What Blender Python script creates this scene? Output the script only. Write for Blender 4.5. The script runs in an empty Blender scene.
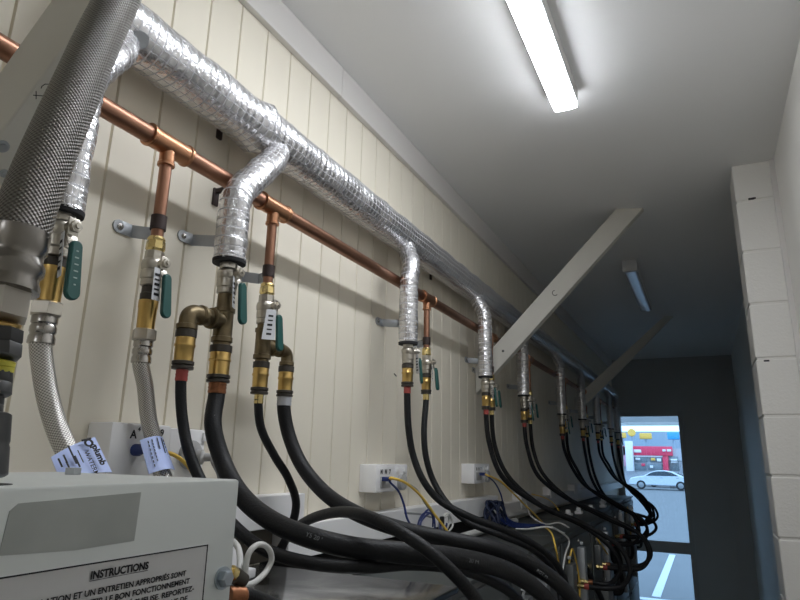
import bpy, bmesh, math, random
from mathutils import Vector, Matrix

random.seed(7)
S = bpy.context.scene
COL = S.collection
R = math.radians
V = Vector

# ------------------------------------------------------------------ camera
CAM = V((0.91, 0.0, 1.86))
FPX = 613.17
yaw, pit, rol = R(26.1414), R(14.4869), R(1.1886)
FW = V((-math.sin(yaw) * math.cos(pit), math.cos(yaw) * math.cos(pit), math.sin(pit)))
_r0 = V((math.cos(yaw), math.sin(yaw), 0))
_u0 = _r0.cross(FW)
RT = _r0 * math.cos(rol) + _u0 * math.sin(rol)
UP = _u0 * math.cos(rol) - _r0 * math.sin(rol)
cd = bpy.data.cameras.new('camera')
cam = bpy.data.objects.new('camera', cd)
COL.objects.link(cam)
M = Matrix((RT, UP, -FW)).transposed().to_4x4()
M.translation = CAM
cam.matrix_world = M
cd.sensor_width = 36.0
cd.lens = FPX * 36.0 / 800.0
cd.clip_start = 0.01
cd.clip_end = 400
S.camera = cam

# ------------------------------------------------------------------ light, sky, exposure
LAMP = 30.0            # radiance of the burning batten light
SKY = (0.50, 0.80, 1.18)
SKY_STRENGTH = 2.0
S.view_settings.view_transform = 'Standard'
S.view_settings.look = 'None'
S.view_settings.exposure = 0.32
S.view_settings.gamma = 1.0
S.view_settings.use_curve_mapping = False
S.cycles.max_bounces = 10
S.cycles.diffuse_bounces = 6
S.cycles.transparent_max_bounces = 12
S.cycles.sample_clamp_indirect = 6.0
W = bpy.data.worlds.new('sky')
S.world = W
W.use_nodes = True
wb = W.node_tree.nodes['Background']
wb.inputs[0].default_value = (*SKY, 1)
wb.inputs[1].default_value = SKY_STRENGTH


# ------------------------------------------------------------------ measuring helpers: a picture point on a real plane
def ray(px, py):
    return RT * (px - 400) + UP * (300 - py) + FW * FPX


def atp(px, py, p, n):         # on the plane through p with normal n
    d = ray(px, py)
    return CAM + d * ((V(p) - CAM).dot(n) / d.dot(n))


def atx(px, py, x):            # on the plane at distance x from the planked wall
    d = ray(px, py)
    return CAM + d * ((x - CAM.x) / d.x)


def aty(px, py, y):            # on the plane at distance y along the corridor
    d = ray(px, py)
    return CAM + d * ((y - CAM.y) / d.y)


# ------------------------------------------------------------------ materials
MATS = {}


def mat(name, col, rough=0.5, metal=0.0, spec=None, bump=None, noise=None, emit=None, uv=None):
    """col linear rgb; bump=(scale, strength); noise=(scale, amount) varies the colour."""
    if name in MATS:
        return MATS[name]
    m = bpy.data.materials.new(name)
    m.use_nodes = True
    nt = m.node_tree
    b = nt.nodes['Principled BSDF']
    b.inputs['Base Color'].default_value = (*col, 1)
    b.inputs['Roughness'].default_value = rough
    b.inputs['Metallic'].default_value = metal
    if spec is not None:
        b.inputs['Specular IOR Level'].default_value = spec
    if emit:
        b.inputs['Emission Color'].default_value = (*emit[0], 1)
        b.inputs['Emission Strength'].default_value = emit[1]
    if bump or noise:
        tc = nt.nodes.new('ShaderNodeTexCoord')
    if noise:
        n = nt.nodes.new('ShaderNodeTexNoise')
        n.inputs['Scale'].default_value = noise[0]
        n.inputs['Detail'].default_value = 5
        nt.links.new(tc.outputs['Object'], n.inputs['Vector'])
        mx = nt.nodes.new('ShaderNodeMix')
        mx.data_type = 'RGBA'
        k = noise[1]
        mx.inputs[6].default_value = (*[c * (1 - k) for c in col], 1)
        mx.inputs[7].default_value = (*[min(1, c * (1 + k)) for c in col], 1)
        nt.links.new(n.outputs[0], mx.inputs[0])
        nt.links.new(mx.outputs[2], b.inputs['Base Color'])
    if bump:
        n2 = nt.nodes.new('ShaderNodeTexNoise')
        n2.inputs['Scale'].default_value = bump[0]
        n2.inputs['Detail'].default_value = 4
        nt.links.new(tc.outputs['Object'], n2.inputs['Vector'])
        bp = nt.nodes.new('ShaderNodeBump')
        bp.inputs['Strength'].default_value = bump[1]
        bp.inputs['Distance'].default_value = 0.004
        nt.links.new(n2.outputs[0], bp.inputs['Height'])
        nt.links.new(bp.outputs[0], b.inputs['Normal'])
    MATS[name] = m
    return m


def node_math(nt, op, a, b=None, clamp=False):
    n = nt.nodes.new('ShaderNodeMath')
    n.operation = op
    n.use_clamp = clamp
    for i, v in enumerate((a, b)):
        if v is None:
            continue
        if hasattr(v, 'is_linked'):
            nt.links.new(v, n.inputs[i])
        else:
            n.inputs[i].default_value = v
    return n.outputs[0]


def braid_mat(name, pitch, dark, light, around, bump=0.9):
    """Woven stainless wire: UV u = metres along the hose, v = 0..1 around."""
    m = bpy.data.materials.new(name)
    m.use_nodes = True
    nt = m.node_tree
    b = nt.nodes['Principled BSDF']
    tc = nt.nodes.new('ShaderNodeTexCoord')
    sx = nt.nodes.new('ShaderNodeSeparateXYZ')
    nt.links.new(tc.outputs['UV'], sx.inputs[0])
    u = node_math(nt, 'MULTIPLY', sx.outputs[0], 2 * math.pi / pitch)
    v = node_math(nt, 'MULTIPLY', sx.outputs[1], 2 * math.pi * around)
    a = node_math(nt, 'SINE', u)
    c = node_math(nt, 'SINE', v)
    p = node_math(nt, 'MULTIPLY', a, c)
    h = node_math(nt, 'MULTIPLY_ADD', p, 0.5)
    h.node.inputs[2].default_value = 0.5
    mx = nt.nodes.new('ShaderNodeMix')
    mx.data_type = 'RGBA'
    mx.inputs[6].default_value = (*dark, 1)
    mx.inputs[7].default_value = (*light, 1)
    nt.links.new(h, mx.inputs[0])
    nt.links.new(mx.outputs[2], b.inputs['Base Color'])
    b.inputs['Metallic'].default_value = 1.0
    b.inputs['Roughness'].default_value = 0.32
    bp = nt.nodes.new('ShaderNodeBump')
    bp.inputs['Strength'].default_value = bump
    bp.inputs['Distance'].default_value = 0.0015
    nt.links.new(h, bp.inputs['Height'])
    nt.links.new(bp.outputs[0], b.inputs['Normal'])
    return m


def foil_mat(name, wrinkle, ring):
    """Foil facing with a reinforcing scrim grid and crumples."""
    m = bpy.data.materials.new(name)
    m.use_nodes = True
    nt = m.node_tree
    b = nt.nodes['Principled BSDF']
    tc = nt.nodes.new('ShaderNodeTexCoord')
    sx = nt.nodes.new('ShaderNodeSeparateXYZ')
    nt.links.new(tc.outputs['UV'], sx.inputs[0])

    def line(src, freq, width):
        f = node_math(nt, 'FRACT', node_math(nt, 'MULTIPLY', src, freq))
        d = node_math(nt, 'ABSOLUTE', node_math(nt, 'SUBTRACT', f, 0.5))
        return node_math(nt, 'LESS_THAN', d, width)
    g = node_math(nt, 'MAXIMUM', line(sx.outputs[0], 55.0, 0.07), line(sx.outputs[1], 20.0, 0.06))
    mx = nt.nodes.new('ShaderNodeMix')
    mx.data_type = 'RGBA'
    mx.inputs[6].default_value = (0.70, 0.695, 0.71, 1)
    mx.inputs[7].default_value = (0.50, 0.50, 0.52, 1)
    nt.links.new(g, mx.inputs[0])
    nt.links.new(mx.outputs[2], b.inputs['Base Color'])
    nt.links.new(node_math(nt, 'SUBTRACT', 0.97, node_math(nt, 'MULTIPLY', g, 0.75)), b.inputs['Metallic'])
    nt.links.new(node_math(nt, 'ADD', 0.27, node_math(nt, 'MULTIPLY', g, 0.3)), b.inputs['Roughness'])
    n = nt.nodes.new('ShaderNodeTexNoise')
    n.inputs['Scale'].default_value = 55
    n.inputs['Detail'].default_value = 3
    n.inputs['Distortion'].default_value = 1.5
    nt.links.new(tc.outputs['Object'], n.inputs['Vector'])
    # crumple rings around the pipe
    mp = nt.nodes.new('ShaderNodeMapping')
    mp.inputs['Scale'].default_value = (75, 1.2, 1)
    nt.links.new(tc.outputs['UV'], mp.inputs[0])
    n3 = nt.nodes.new('ShaderNodeTexNoise')
    n3.inputs['Scale'].default_value = 1.0
    n3.inputs['Detail'].default_value = 2
    nt.links.new(mp.outputs[0], n3.inputs['Vector'])
    hs = node_math(nt, 'ADD', n.outputs[0], node_math(nt, 'MULTIPLY', n3.outputs[0], 1.6))
    wv = node_math(nt, 'SINE', node_math(nt, 'ADD', node_math(nt, 'MULTIPLY', sx.outputs[0], 2 * math.pi / 0.021), node_math(nt, 'MULTIPLY', n.outputs[0], 3.0)))
    hs = node_math(nt, 'ADD', hs, node_math(nt, 'MULTIPLY', wv, ring))
    hs = node_math(nt, 'SUBTRACT', hs, node_math(nt, 'MULTIPLY', g, 0.2))
    bp = nt.nodes.new('ShaderNodeBump')
    bp.inputs['Strength'].default_value = wrinkle
    bp.inputs['Distance'].default_value = 0.006
    nt.links.new(hs, bp.inputs['Height'])
    nt.links.new(bp.outputs[0], b.inputs['Normal'])
    return m


M_WALL = mat('cream_boards', (0.755, 0.708, 0.60), 0.62, noise=(2.2, 0.05))
M_CEIL = mat('white_ceiling', (0.83, 0.83, 0.825), 0.75, noise=(1.5, 0.02))
M_PANEL = mat('white_wall', (0.86, 0.845, 0.81), 0.6, noise=(1.2, 0.03))
M_BLOCK = mat('painted_block', (0.78, 0.765, 0.73), 0.55, bump=(120, 0.25))
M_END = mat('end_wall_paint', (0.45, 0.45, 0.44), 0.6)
M_TRIM = mat('trim_white', (0.68, 0.66, 0.64), 0.5)
M_FLOOR = mat('concrete_floor', (0.36, 0.355, 0.34), 0.6, noise=(5, 0.15))
M_TIMBER = mat('painted_timber', (0.60, 0.585, 0.53), 0.55, noise=(9, 0.05), bump=(40, 0.15))
M_FOIL = foil_mat('foil_facing', 0.45, 0.22)
M_FOIL2 = foil_mat('foil_branch', 0.35, 0.02)
M_FOAM = mat('black_foam', (0.02, 0.02, 0.022), 0.9)
M_COPPER = mat('copper', (0.34, 0.18, 0.12), 0.38, 1.0, noise=(14, 0.30))
M_COPPER2 = mat('copper_fitting', (0.50, 0.255, 0.145), 0.34, 1.0, noise=(20, 0.15))
M_NICKEL = mat('nickel', (0.49, 0.46, 0.405), 0.34, 1.0, noise=(60, 0.1))
M_BRASS = mat('brass', (0.62, 0.42, 0.15), 0.28, 1.0, noise=(30, 0.12))
M_GOLD = mat('bright_brass', (0.76, 0.60, 0.27), 0.25, 1.0)
M_BRONZE = mat('dull_bronze', (0.185, 0.145, 0.085), 0.42, 0.9, noise=(45, 0.4))
M_DARKNUT = mat('dark_fitting', (0.055, 0.048, 0.04), 0.45, 0.3)
M_GREEN = mat('green_grip', (0.008, 0.075, 0.066), 0.4)
M_GREENTXT = mat('grip_mark', (0.35, 0.45, 0.42), 0.5)
M_ZINC = mat('zinc_bracket', (0.40, 0.42, 0.44), 0.45, 0.8)
M_STRAP = mat('dark_strap', (0.045, 0.03, 0.028), 0.5, 0.4)
M_STEEL = mat('steel_ferrule', (0.42, 0.40, 0.375), 0.24, 1.0)
M_STEELD = mat('dark_ferrule', (0.27, 0.255, 0.235), 0.25, 1.0)
M_RUBBER = mat('black_rubber', (0.009, 0.0095, 0.011), 0.5, spec=0.28, bump=(300, 0.25))
M_GREYBAND = mat('grey_band', (0.42, 0.43, 0.46), 0.5)
M_RED = mat('red_band', (0.38, 0.06, 0.05), 0.45)
M_CLAMPCU = mat('copper_clamp', (0.27, 0.11, 0.05), 0.42, 0.7, noise=(160, 0.5))
M_PRINT = mat('hose_print', (0.22, 0.23, 0.24), 0.6)
M_BRAID = braid_mat('wire_braid', 0.0042, (0.16, 0.155, 0.145), (0.80, 0.78, 0.74), 18, 0.4)
M_BRAIDBIG = braid_mat('wire_braid_big', 0.0038, (0.085, 0.08, 0.073), (0.26, 0.25, 0.23), 32)
M_PLASTIC = mat('white_plastic', (0.84, 0.84, 0.85), 0.35)
M_GREYPL = mat('grey_plastic', (0.42, 0.42, 0.42), 0.4)
M_BLUE = mat('blue_cable', (0.012, 0.03, 0.15), 0.42)
M_NAVY = mat('navy_cable', (0.008, 0.016, 0.05), 0.5)
M_YELLOW = mat('yellow_cable', (0.85, 0.57, 0.10), 0.42)
M_WHITEC = mat('white_cable', (0.62, 0.62, 0.60), 0.4)
M_GREYC = mat('grey_cable', (0.30, 0.31, 0.31), 0.45)
M_INK = mat('black_ink', (0.012, 0.012, 0.016), 0.7)
M_PAPER = mat('paper_tag', (0.66, 0.67, 0.70), 0.7)
M_BLUETAG = mat('blue_tag', (0.47, 0.57, 0.92), 0.6)
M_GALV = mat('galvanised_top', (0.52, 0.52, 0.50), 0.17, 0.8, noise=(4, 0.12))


def grime_and_reflection(m, col, scale, lo, hi):
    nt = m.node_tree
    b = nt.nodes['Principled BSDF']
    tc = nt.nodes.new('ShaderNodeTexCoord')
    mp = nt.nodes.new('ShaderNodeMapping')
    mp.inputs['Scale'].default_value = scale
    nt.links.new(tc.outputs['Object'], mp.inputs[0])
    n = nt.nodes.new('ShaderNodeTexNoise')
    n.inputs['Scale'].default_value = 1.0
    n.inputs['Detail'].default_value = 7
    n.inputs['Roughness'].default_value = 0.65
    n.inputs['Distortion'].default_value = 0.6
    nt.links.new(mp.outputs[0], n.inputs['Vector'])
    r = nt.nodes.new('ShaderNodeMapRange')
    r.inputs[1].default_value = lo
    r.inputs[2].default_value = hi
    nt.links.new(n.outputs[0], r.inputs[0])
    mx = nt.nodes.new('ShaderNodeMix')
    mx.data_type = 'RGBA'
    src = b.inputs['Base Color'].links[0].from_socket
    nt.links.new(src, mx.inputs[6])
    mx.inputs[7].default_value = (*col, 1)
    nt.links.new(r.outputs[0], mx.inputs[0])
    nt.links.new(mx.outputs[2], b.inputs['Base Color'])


grime_and_reflection(M_GALV, (0.07, 0.068, 0.064), (6, 9, 6), 0.40, 0.56)  # mottling paints dirt together with the dark reflections of the hoses
M_CASE = mat('machine_casing', (0.17, 0.18, 0.18), 0.45, 0.4, noise=(6, 0.08))
M_REAR = mat('machine_rear', (0.095, 0.105, 0.105), 0.42, 0.5)
M_BOX = mat('grey_box', (0.60, 0.63, 0.615), 0.40, 0.25, noise=(7, 0.06))
M_LABEL = mat('instruction_label', (0.63, 0.635, 0.645), 0.45)
M_RESIDUE = mat('glue_residue', (0.41, 0.435, 0.42), 0.28, 0.25, noise=(22, 0.22))
M_BOLT = mat('bolt', (0.42, 0.47, 0.52), 0.3, 0.95)
M_YELBAND = mat('yellow_band', (0.50, 0.46, 0.05), 0.5)
M_GUN = mat('gunmetal', (0.055, 0.055, 0.055), 0.45, 0.3)
M_ALU = mat('pale_nut', (0.45, 0.42, 0.37), 0.5, 0.2)
M_BLACK = mat('shade_black', (0.008, 0.008, 0.008), 0.9)  # near-black that stands in for the shade inside gaps and holes
M_RECESS_SHADE = mat('recess_shade', (0.10, 0.088, 0.07), 0.8, noise=(30, 0.3))  # shaded wall under the first board, as a dark brown colour
M_FIX = mat('light_body', (0.62, 0.62, 0.62), 0.4)
M_GLOW = mat('light_diffuser_on', (0.9, 0.9, 0.9), 0.4, emit=((0.94, 0.975, 1.03), LAMP))
M_OFF = mat('light_diffuser_off', (0.72, 0.74, 0.78), 0.18)
M_FRAME = mat('door_frame', (0.42, 0.42, 0.41), 0.5)
M_ASPH = mat('asphalt', (0.165, 0.17, 0.175), 0.85, noise=(1.2, 0.10))
M_LINE = mat('road_paint', (0.62, 0.66, 0.70), 0.7)
M_CARW = mat('car_paint', (0.62, 0.68, 0.74), 0.22)
M_CARG = mat('car_window', (0.03, 0.05, 0.07), 0.1)
M_TYRE = mat('tyre', (0.02, 0.022, 0.025), 0.8)
M_RIM = mat('rim', (0.30, 0.32, 0.34), 0.4, 0.6)
M_SHOPRED = mat('shop_red', (0.85, 0.06, 0.13), 0.5)
M_SHOPPINK = mat('shop_pink', (0.80, 0.42, 0.55), 0.5)
M_SHOPWALL = mat('shop_wall', (0.50, 0.52, 0.56), 0.6)
M_SHOPGLASS = mat('shop_glass', (0.22, 0.27, 0.30), 0.2)
M_SIGNY = mat('sign_yellow', (0.95, 0.55, 0.10), 0.5)
M_SIGNB = mat('sign_blue', (0.04, 0.36, 0.75), 0.5)
M_ROOFB = mat('roof_grey', (0.34, 0.42, 0.50), 0.6)
M_SIGNW = mat('sign_white', (0.85, 0.86, 0.88), 0.5)
M_SOFFIT = mat('soffit', (0.70, 0.70, 0.69), 0.6)


def glass_mat():
    m = bpy.data.materials.new('door_glass')
    m.use_nodes = True
    nt = m.node_tree
    nt.nodes.remove(nt.nodes['Principled BSDF'])
    out = nt.nodes['Material Output']
    t = nt.nodes.new('ShaderNodeBsdfTransparent')
    t.inputs[0].default_value = (0.93, 0.95, 0.96, 1)
    g = nt.nodes.new('ShaderNodeBsdfGlossy')
    g.inputs['Roughness'].default_value = 0.02
    f = nt.nodes.new('ShaderNodeFresnel')
    f.inputs[0].default_value = 1.45
    mx = nt.nodes.new('ShaderNodeMixShader')
    nt.links.new(f.outputs[0], mx.inputs[0])
    nt.links.new(t.outputs[0], mx.inputs[1])
    nt.links.new(g.outputs[0], mx.inputs[2])
    nt.links.new(mx.outputs[0], out.inputs[0])
    return m


M_GLASS = glass_mat()


# ------------------------------------------------------------------ geometry helpers
def frame_of(d):
    d = d.normalized()
    a = V((0, 0, 1)) if abs(d.z) < 0.9 else V((1, 0, 0))
    u = d.cross(a).normalized()
    return u, d.cross(u).normalized()


def spline(pts, n=8):
    P = [V(p) for p in pts]
    if len(P) < 3:
        return [P[0].lerp(P[-1], i / n) for i in range(n + 1)]
    out = []
    for i in range(len(P) - 1):
        p0 = P[i - 1] if i else P[0] * 2 - P[1]
        p1, p2 = P[i], P[i + 1]
        p3 = P[i + 2] if i + 2 < len(P) else p2 * 2 - p1
        t0, t1 = 0.0, max(1e-5, (p1 - p0).length ** 0.5)
        t2 = t1 + max(1e-5, (p2 - p1).length ** 0.5)
        t3 = t2 + max(1e-5, (p3 - p2).length ** 0.5)
        for k in range(n):
            t = t1 + (t2 - t1) * k / n
            a1 = p0 * ((t1 - t) / (t1 - t0)) + p1 * ((t - t0) / (t1 - t0))
            a2 = p1 * ((t2 - t) / (t2 - t1)) + p2 * ((t - t1) / (t2 - t1))
            a3 = p2 * ((t3 - t) / (t3 - t2)) + p3 * ((t - t2) / (t3 - t2))
            b1 = a1 * ((t2 - t) / (t2 - t0)) + a2 * ((t - t0) / (t2 - t0))
            b2 = a2 * ((t3 - t) / (t3 - t1)) + a3 * ((t - t1) / (t3 - t1))
            out.append(b1 * ((t2 - t) / (t2 - t1)) + b2 * ((t - t1) / (t2 - t1)))
    out.append(P[-1])
    return out


class MB:
    """Collects shapes (world coordinates) that make up ONE mesh object."""

    def __init__(self):
        self.bm = bmesh.new()
        self.uv = self.bm.loops.layers.uv.new('UVMap')

    def poly(self, verts, faces):
        vs = [self.bm.verts.new(v) for v in verts]
        for f in faces:
            try:
                self.bm.faces.new([vs[i] for i in f])
            except ValueError:
                pass
        return vs

    def box(self, a, b, bevel=0.0, rot=None, c=None):
        x0, y0, z0 = a
        x1, y1, z1 = b
        m = bmesh.new()
        vs = [m.verts.new(p) for p in ((x0, y0, z0), (x1, y0, z0), (x1, y1, z0), (x0, y1, z0),
                                       (x0, y0, z1), (x1, y0, z1), (x1, y1, z1), (x0, y1, z1))]
        for f in ((0, 3, 2, 1), (4, 5, 6, 7), (0, 1, 5, 4), (1, 2, 6, 5), (2, 3, 7, 6), (3, 0, 4, 7)):
            m.faces.new([vs[i] for i in f])
        if bevel:
            bmesh.ops.bevel(m, geom=list(m.edges), offset=bevel, segments=2, affect='EDGES', profile=0.5)
        if rot is not None:
            bmesh.ops.rotate(m, verts=m.verts, cent=c or ((V(a) + V(b)) / 2), matrix=rot)
        self.merge(m)
        return self

    def merge(self, m):
        mp = {v: self.bm.verts.new(v.co) for v in m.verts}
        for f in m.faces:
            self.bm.faces.new([mp[v] for v in f.verts])
        m.free()

    def obox(self, c, ax, ay, az, sx, sy, sz, bevel=0.0):
        rot = Matrix((ax.normalized(), ay.normalized(), az.normalized())).transposed()
        self.box((-sx / 2, -sy / 2, -sz / 2), (sx / 2, sy / 2, sz / 2), bevel, rot, V((0, 0, 0)))
        # move the freshly added verts
        self.bm.verts.ensure_lookup_table()
        n = self._last(bevel)
        for v in self.bm.verts[-n:]:
            v.co += c
        return self

    def _last(self, bevel):
        if not bevel:
            return 8
        m = bmesh.new()
        bmesh.ops.create_cube(m, size=1)
        bmesh.ops.bevel(m, geom=list(m.edges), offset=0.1, segments=2, affect='EDGES', profile=0.5)
        n = len(m.verts)
        m.free()
        return n

    def lathe(self, p, d, prof, n=20, caps=True, phase=0.0):
        """prof: (t, r) along d from p."""
        p = V(p)
        d = V(d).normalized()
        u, w = frame_of(d)
        rings = []
        for t, r in prof:
            ring = []
            for k in range(n):
                a = 2 * math.pi * k / n + phase
                ring.append(self.bm.verts.new(p + d * t + (u * math.cos(a) + w * math.sin(a)) * r))
            rings.append(ring)
        for i in range(len(rings) - 1):
            for k in range(n):
                f = self.bm.faces.new((rings[i][k], rings[i][(k + 1) % n], rings[i + 1][(k + 1) % n], rings[i + 1][k]))
                for lp, (uu, vv) in zip(f.loops, ((prof[i][0], k / n), (prof[i][0], (k + 1) / n), (prof[i + 1][0], (k + 1) / n), (prof[i + 1][0], k / n))):
                    lp[self.uv].uv = (uu, vv)
        if caps:
            self.bm.faces.new(list(reversed(rings[0])))
            self.bm.faces.new(rings[-1])
        return self

    def cyl(self, a, b, r, n=16, r2=None):
        a, b = V(a), V(b)
        return self.lathe(a, b - a, [(0, r), ((b - a).length, r if r2 is None else r2)], n)

    def tube(self, path, r, n=14, caps=True, rad=None):
        """path: list of points (already smooth); rad(i, s) optional radius."""
        P = [V(p) for p in path]
        T = []
        for i in range(len(P)):
            a = P[max(0, i - 1)]
            b = P[min(len(P) - 1, i + 1)]
            T.append((b - a).normalized())
        u, w = frame_of(T[0])
        rings = []
        s = 0.0
        ss = []
        for i, p in enumerate(P):
            if i:
                s += (p - P[i - 1]).length
                ax = T[i - 1].cross(T[i])
                if ax.length > 1e-7:
                    q = Matrix.Rotation(T[i - 1].angle(T[i]), 3, ax.normalized())
                    u = q @ u
                u = (u - T[i] * u.dot(T[i])).normalized()
            w = T[i].cross(u).normalized()
            ss.append(s)
            ring = []
            for k in range(n):
                a = 2 * math.pi * k / n
                rr = rad(i, s, a) if rad else r
                ring.append(self.bm.verts.new(p + (u * math.cos(a) + w * math.sin(a)) * rr))
            rings.append(ring)
        for i in range(len(rings) - 1):
            for k in range(n):
                f = self.bm.faces.new((rings[i][k], rings[i][(k + 1) % n], rings[i + 1][(k + 1) % n], rings[i + 1][k]))
                for lp, (uu, vv) in zip(f.loops, ((ss[i], k / n), (ss[i], (k + 1) / n), (ss[i + 1], (k + 1) / n), (ss[i + 1], k / n))):
                    lp[self.uv].uv = (uu, vv)
        if caps:
            self.bm.faces.new(list(reversed(rings[0])))
            self.bm.faces.new(rings[-1])
        return self

    def prism(self, pts, ext):
        """closed outline pts extruded by vector ext."""
        ext = V(ext)
        n = len(pts)
        vs = [self.bm.verts.new(V(p)) for p in pts] + [self.bm.verts.new(V(p) + ext) for p in pts]
        self.bm.faces.new(vs[:n][::-1])
        self.bm.faces.new(vs[n:])
        for i in range(n):
            j = (i + 1) % n
            self.bm.faces.new((vs[i], vs[j], vs[n + j], vs[n + i]))
        return self

    def text(self, s, size, origin, ax, ay, bold=0.0, align='LEFT', width=None, shear=0.0):
        """flat lettering: origin at the baseline start, ax reading direction, ay letter-up."""
        cu = bpy.data.curves.new('t', 'FONT')
        cu.body = s
        cu.size = size
        cu.offset = bold
        cu.shear = shear
        cu.align_x = align
        cu.resolution_u = 3
        o = bpy.data.objects.new('t', cu)
        COL.objects.link(o)
        bpy.context.view_layer.update()
        me = bpy.data.meshes.new_from_object(o.evaluated_get(bpy.context.evaluated_depsgraph_get()))
        xs = [v.co.x for v in me.vertices] or [0, 1]
        k = 1.0
        if width:
            k = width / max(1e-6, max(xs) - min(xs))
        ax, ay = V(ax).normalized(), V(ay).normalized()
        vs = [self.bm.verts.new(V(origin) + ax * (v.co.x * k) + ay * v.co.y) for v in me.vertices]
        for p in me.polygons:
            try:
                self.bm.faces.new([vs[i] for i in p.vertices])
            except ValueError:
                pass
        bpy.data.objects.remove(o)
        bpy.data.curves.remove(cu)
        bpy.data.meshes.remove(me)
        return self

    def build(self, name, material, parent=None, smooth=True, angle=38):
        bmesh.ops.recalc_face_normals(self.bm, faces=list(self.bm.faces))
        me = bpy.data.meshes.new(name)
        self.bm.to_mesh(me)
        self.bm.free()
        if smooth:
            me.shade_smooth()
            me.set_sharp_from_angle(angle=R(angle))
        me.materials.append(material)
        o = bpy.data.objects.new(name, me)
        COL.objects.link(o)
        if parent is not None:
            o.parent = parent
            root = parent
            off = V((0, 0, 0))
            while root is not None:
                off += root.location
                root = root.parent
            for v in me.vertices:
                v.co -= off
        return o


def tag(o, label=None, cat=None, group=None, kind=None):
    if label:
        o['label'] = label
    if cat:
        o['category'] = cat
    if group:
        o['group'] = group
    if kind:
        o['kind'] = kind
    return o


def thing(name, loc, label, cat, group=None):
    o = bpy.data.objects.new(name, None)
    o.empty_display_size = 0.05
    COL.objects.link(o)
    o.location = loc
    return tag(o, label, cat, group)


def struct(name, mb, m, smooth=False, parent=None):
    o = mb.build(name, m, parent, smooth)
    if parent is None:
        o['kind'] = 'structure'
    return o


X, Y, Z = V((1, 0, 0)), V((0, 1, 0)), V((0, 0, 1))
ORD = ['first', 'second', 'third', 'fourth', 'fifth', 'sixth', 'seventh', 'eighth', 'ninth', 'tenth']

# ================================================================== THE ROOM
CZ = 3.015          # ceiling height
YB, YE = -4.6, 7.45
XR = 1.25           # far wall of the corridor
PITCH = 0.0987      # board width


def plank_wall():
    m = MB()
    ys = [(YB, 0.0)]
    y = 0.86 - PITCH * 55
    while y < YE:
        if y > YB + 0.01:
            ys += [(y - 0.0028, 0.0), (y - 0.0009, -0.0055), (y + 0.0009, -0.0055), (y + 0.0028, 0.0)]
        y += PITCH
    ys.append((YE, 0.0))
    lo = [m.bm.verts.new((x, y, 0)) for y, x in ys]
    hi = [m.bm.verts.new((x, y, CZ)) for y, x in ys]
    for i in range(len(ys) - 1):
        m.bm.faces.new((lo[i], lo[i + 1], hi[i + 1], hi[i]))
    # back of the wall, so that it has thickness
    m.box((-0.09, YB, 0), (-0.012, YE, CZ))
    return struct('wall_left', m, M_WALL)


plank_wall()
m = MB()
m.box((-0.3, YB - 0.1, -0.1), (XR + 0.3, YE + 0.1, 0))
struct('floor', m, M_FLOOR)
m = MB()
m.box((-0.1, YB - 0.1, CZ), (XR + 0.1, YE + 0.1, CZ + 0.1))
struct('ceiling', m, M_CEIL)
m = MB()
m.box((XR, YB, 0), (XR + 0.1, YE, CZ))
struct('wall_right', m, M_PANEL)
m = MB()
m.box((-0.1, YB - 0.1, 0), (XR + 0.1, YB, CZ))
struct('wall_back', m, M_PANEL)
# end wall around the glazed door
DX0, DX1, DZ1 = 0.067, 0.668, 2.372
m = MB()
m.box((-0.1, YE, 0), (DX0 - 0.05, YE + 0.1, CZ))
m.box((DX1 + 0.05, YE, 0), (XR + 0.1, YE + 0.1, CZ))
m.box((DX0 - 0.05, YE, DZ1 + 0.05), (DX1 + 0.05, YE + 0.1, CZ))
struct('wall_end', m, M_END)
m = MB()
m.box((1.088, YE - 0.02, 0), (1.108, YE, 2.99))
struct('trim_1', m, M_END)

# concrete-block pier
m = MB()
zz = 0.0
px0, px1, py0, py1 = 1.105, 1.2315, 2.58, 2.80
joints = [2.86 - 0.2065 * k for k in range(14)]
prev = CZ
for j in joints + [0.0]:
    j = max(0.0, j)
    if prev - j > 0.02:
        m.box((px0, py0, j + (0.004 if j else 0)), (px1 + 0.019, py1, prev - 0.004 if prev < CZ else prev), 0.004)
    prev = j
m.box((px0 + 0.005, py0 + 0.004, 0), (px1 + 0.019, py1 - 0.004, CZ))
o = struct('pillar', m, M_BLOCK)
chips = MB()
for (cx, cz, w, h) in ((1.148, 2.867, 0.020, 0.008), (1.130, 2.232, 0.018, 0.006), (1.160, 2.868, 0.014, 0.007)):
    chips.box((cx, py0 - 0.0012, cz - h / 2), (cx + w, py0 + 0.003, cz + h / 2), 0.0008)
chips.build('paint_chip', M_INK, o)
m = MB()
m.box((1.2315, py0 - 0.012, 0), (XR + 0.001, py0 + 0.001, CZ), 0.003)
struct('trim_2', m, M_TRIM)

# flat cornice batten along the planked wall, with its butt joint
m = MB()
m.box((0.0, YB, 2.914), (0.018, 1.389, CZ - 0.001), 0.0015)
m.box((0.0, 1.391, 2.914), (0.018, YE, CZ - 0.001), 0.0015)
struct('trim_3', m, M_TRIM)

# white boards closing the gap above the machines
m = MB()
m.box((0.0, -0.6, 1.708), (0.05, 1.267, 1.776), 0.002)
struct('trim_4', m, M_PLASTIC)
m = MB()
m.box((0.0, 1.215, 1.632), (0.048, 2.80, 1.707), 0.002)
struct('trim_5', m, M_PLASTIC)
m = MB()
m.box((0.0, 2.80, 1.600), (0.046, YE, 1.665), 0.002)
struct('trim_6', m, M_TRIM)

# flat dark panels below the boards, the gaps' shade put into their colour
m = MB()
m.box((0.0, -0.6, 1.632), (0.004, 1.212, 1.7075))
struct('recess_shade_panel', m, M_RECESS_SHADE)
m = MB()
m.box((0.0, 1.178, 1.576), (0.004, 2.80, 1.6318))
struct('gap_shade_panel', m, M_BLACK)
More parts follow.
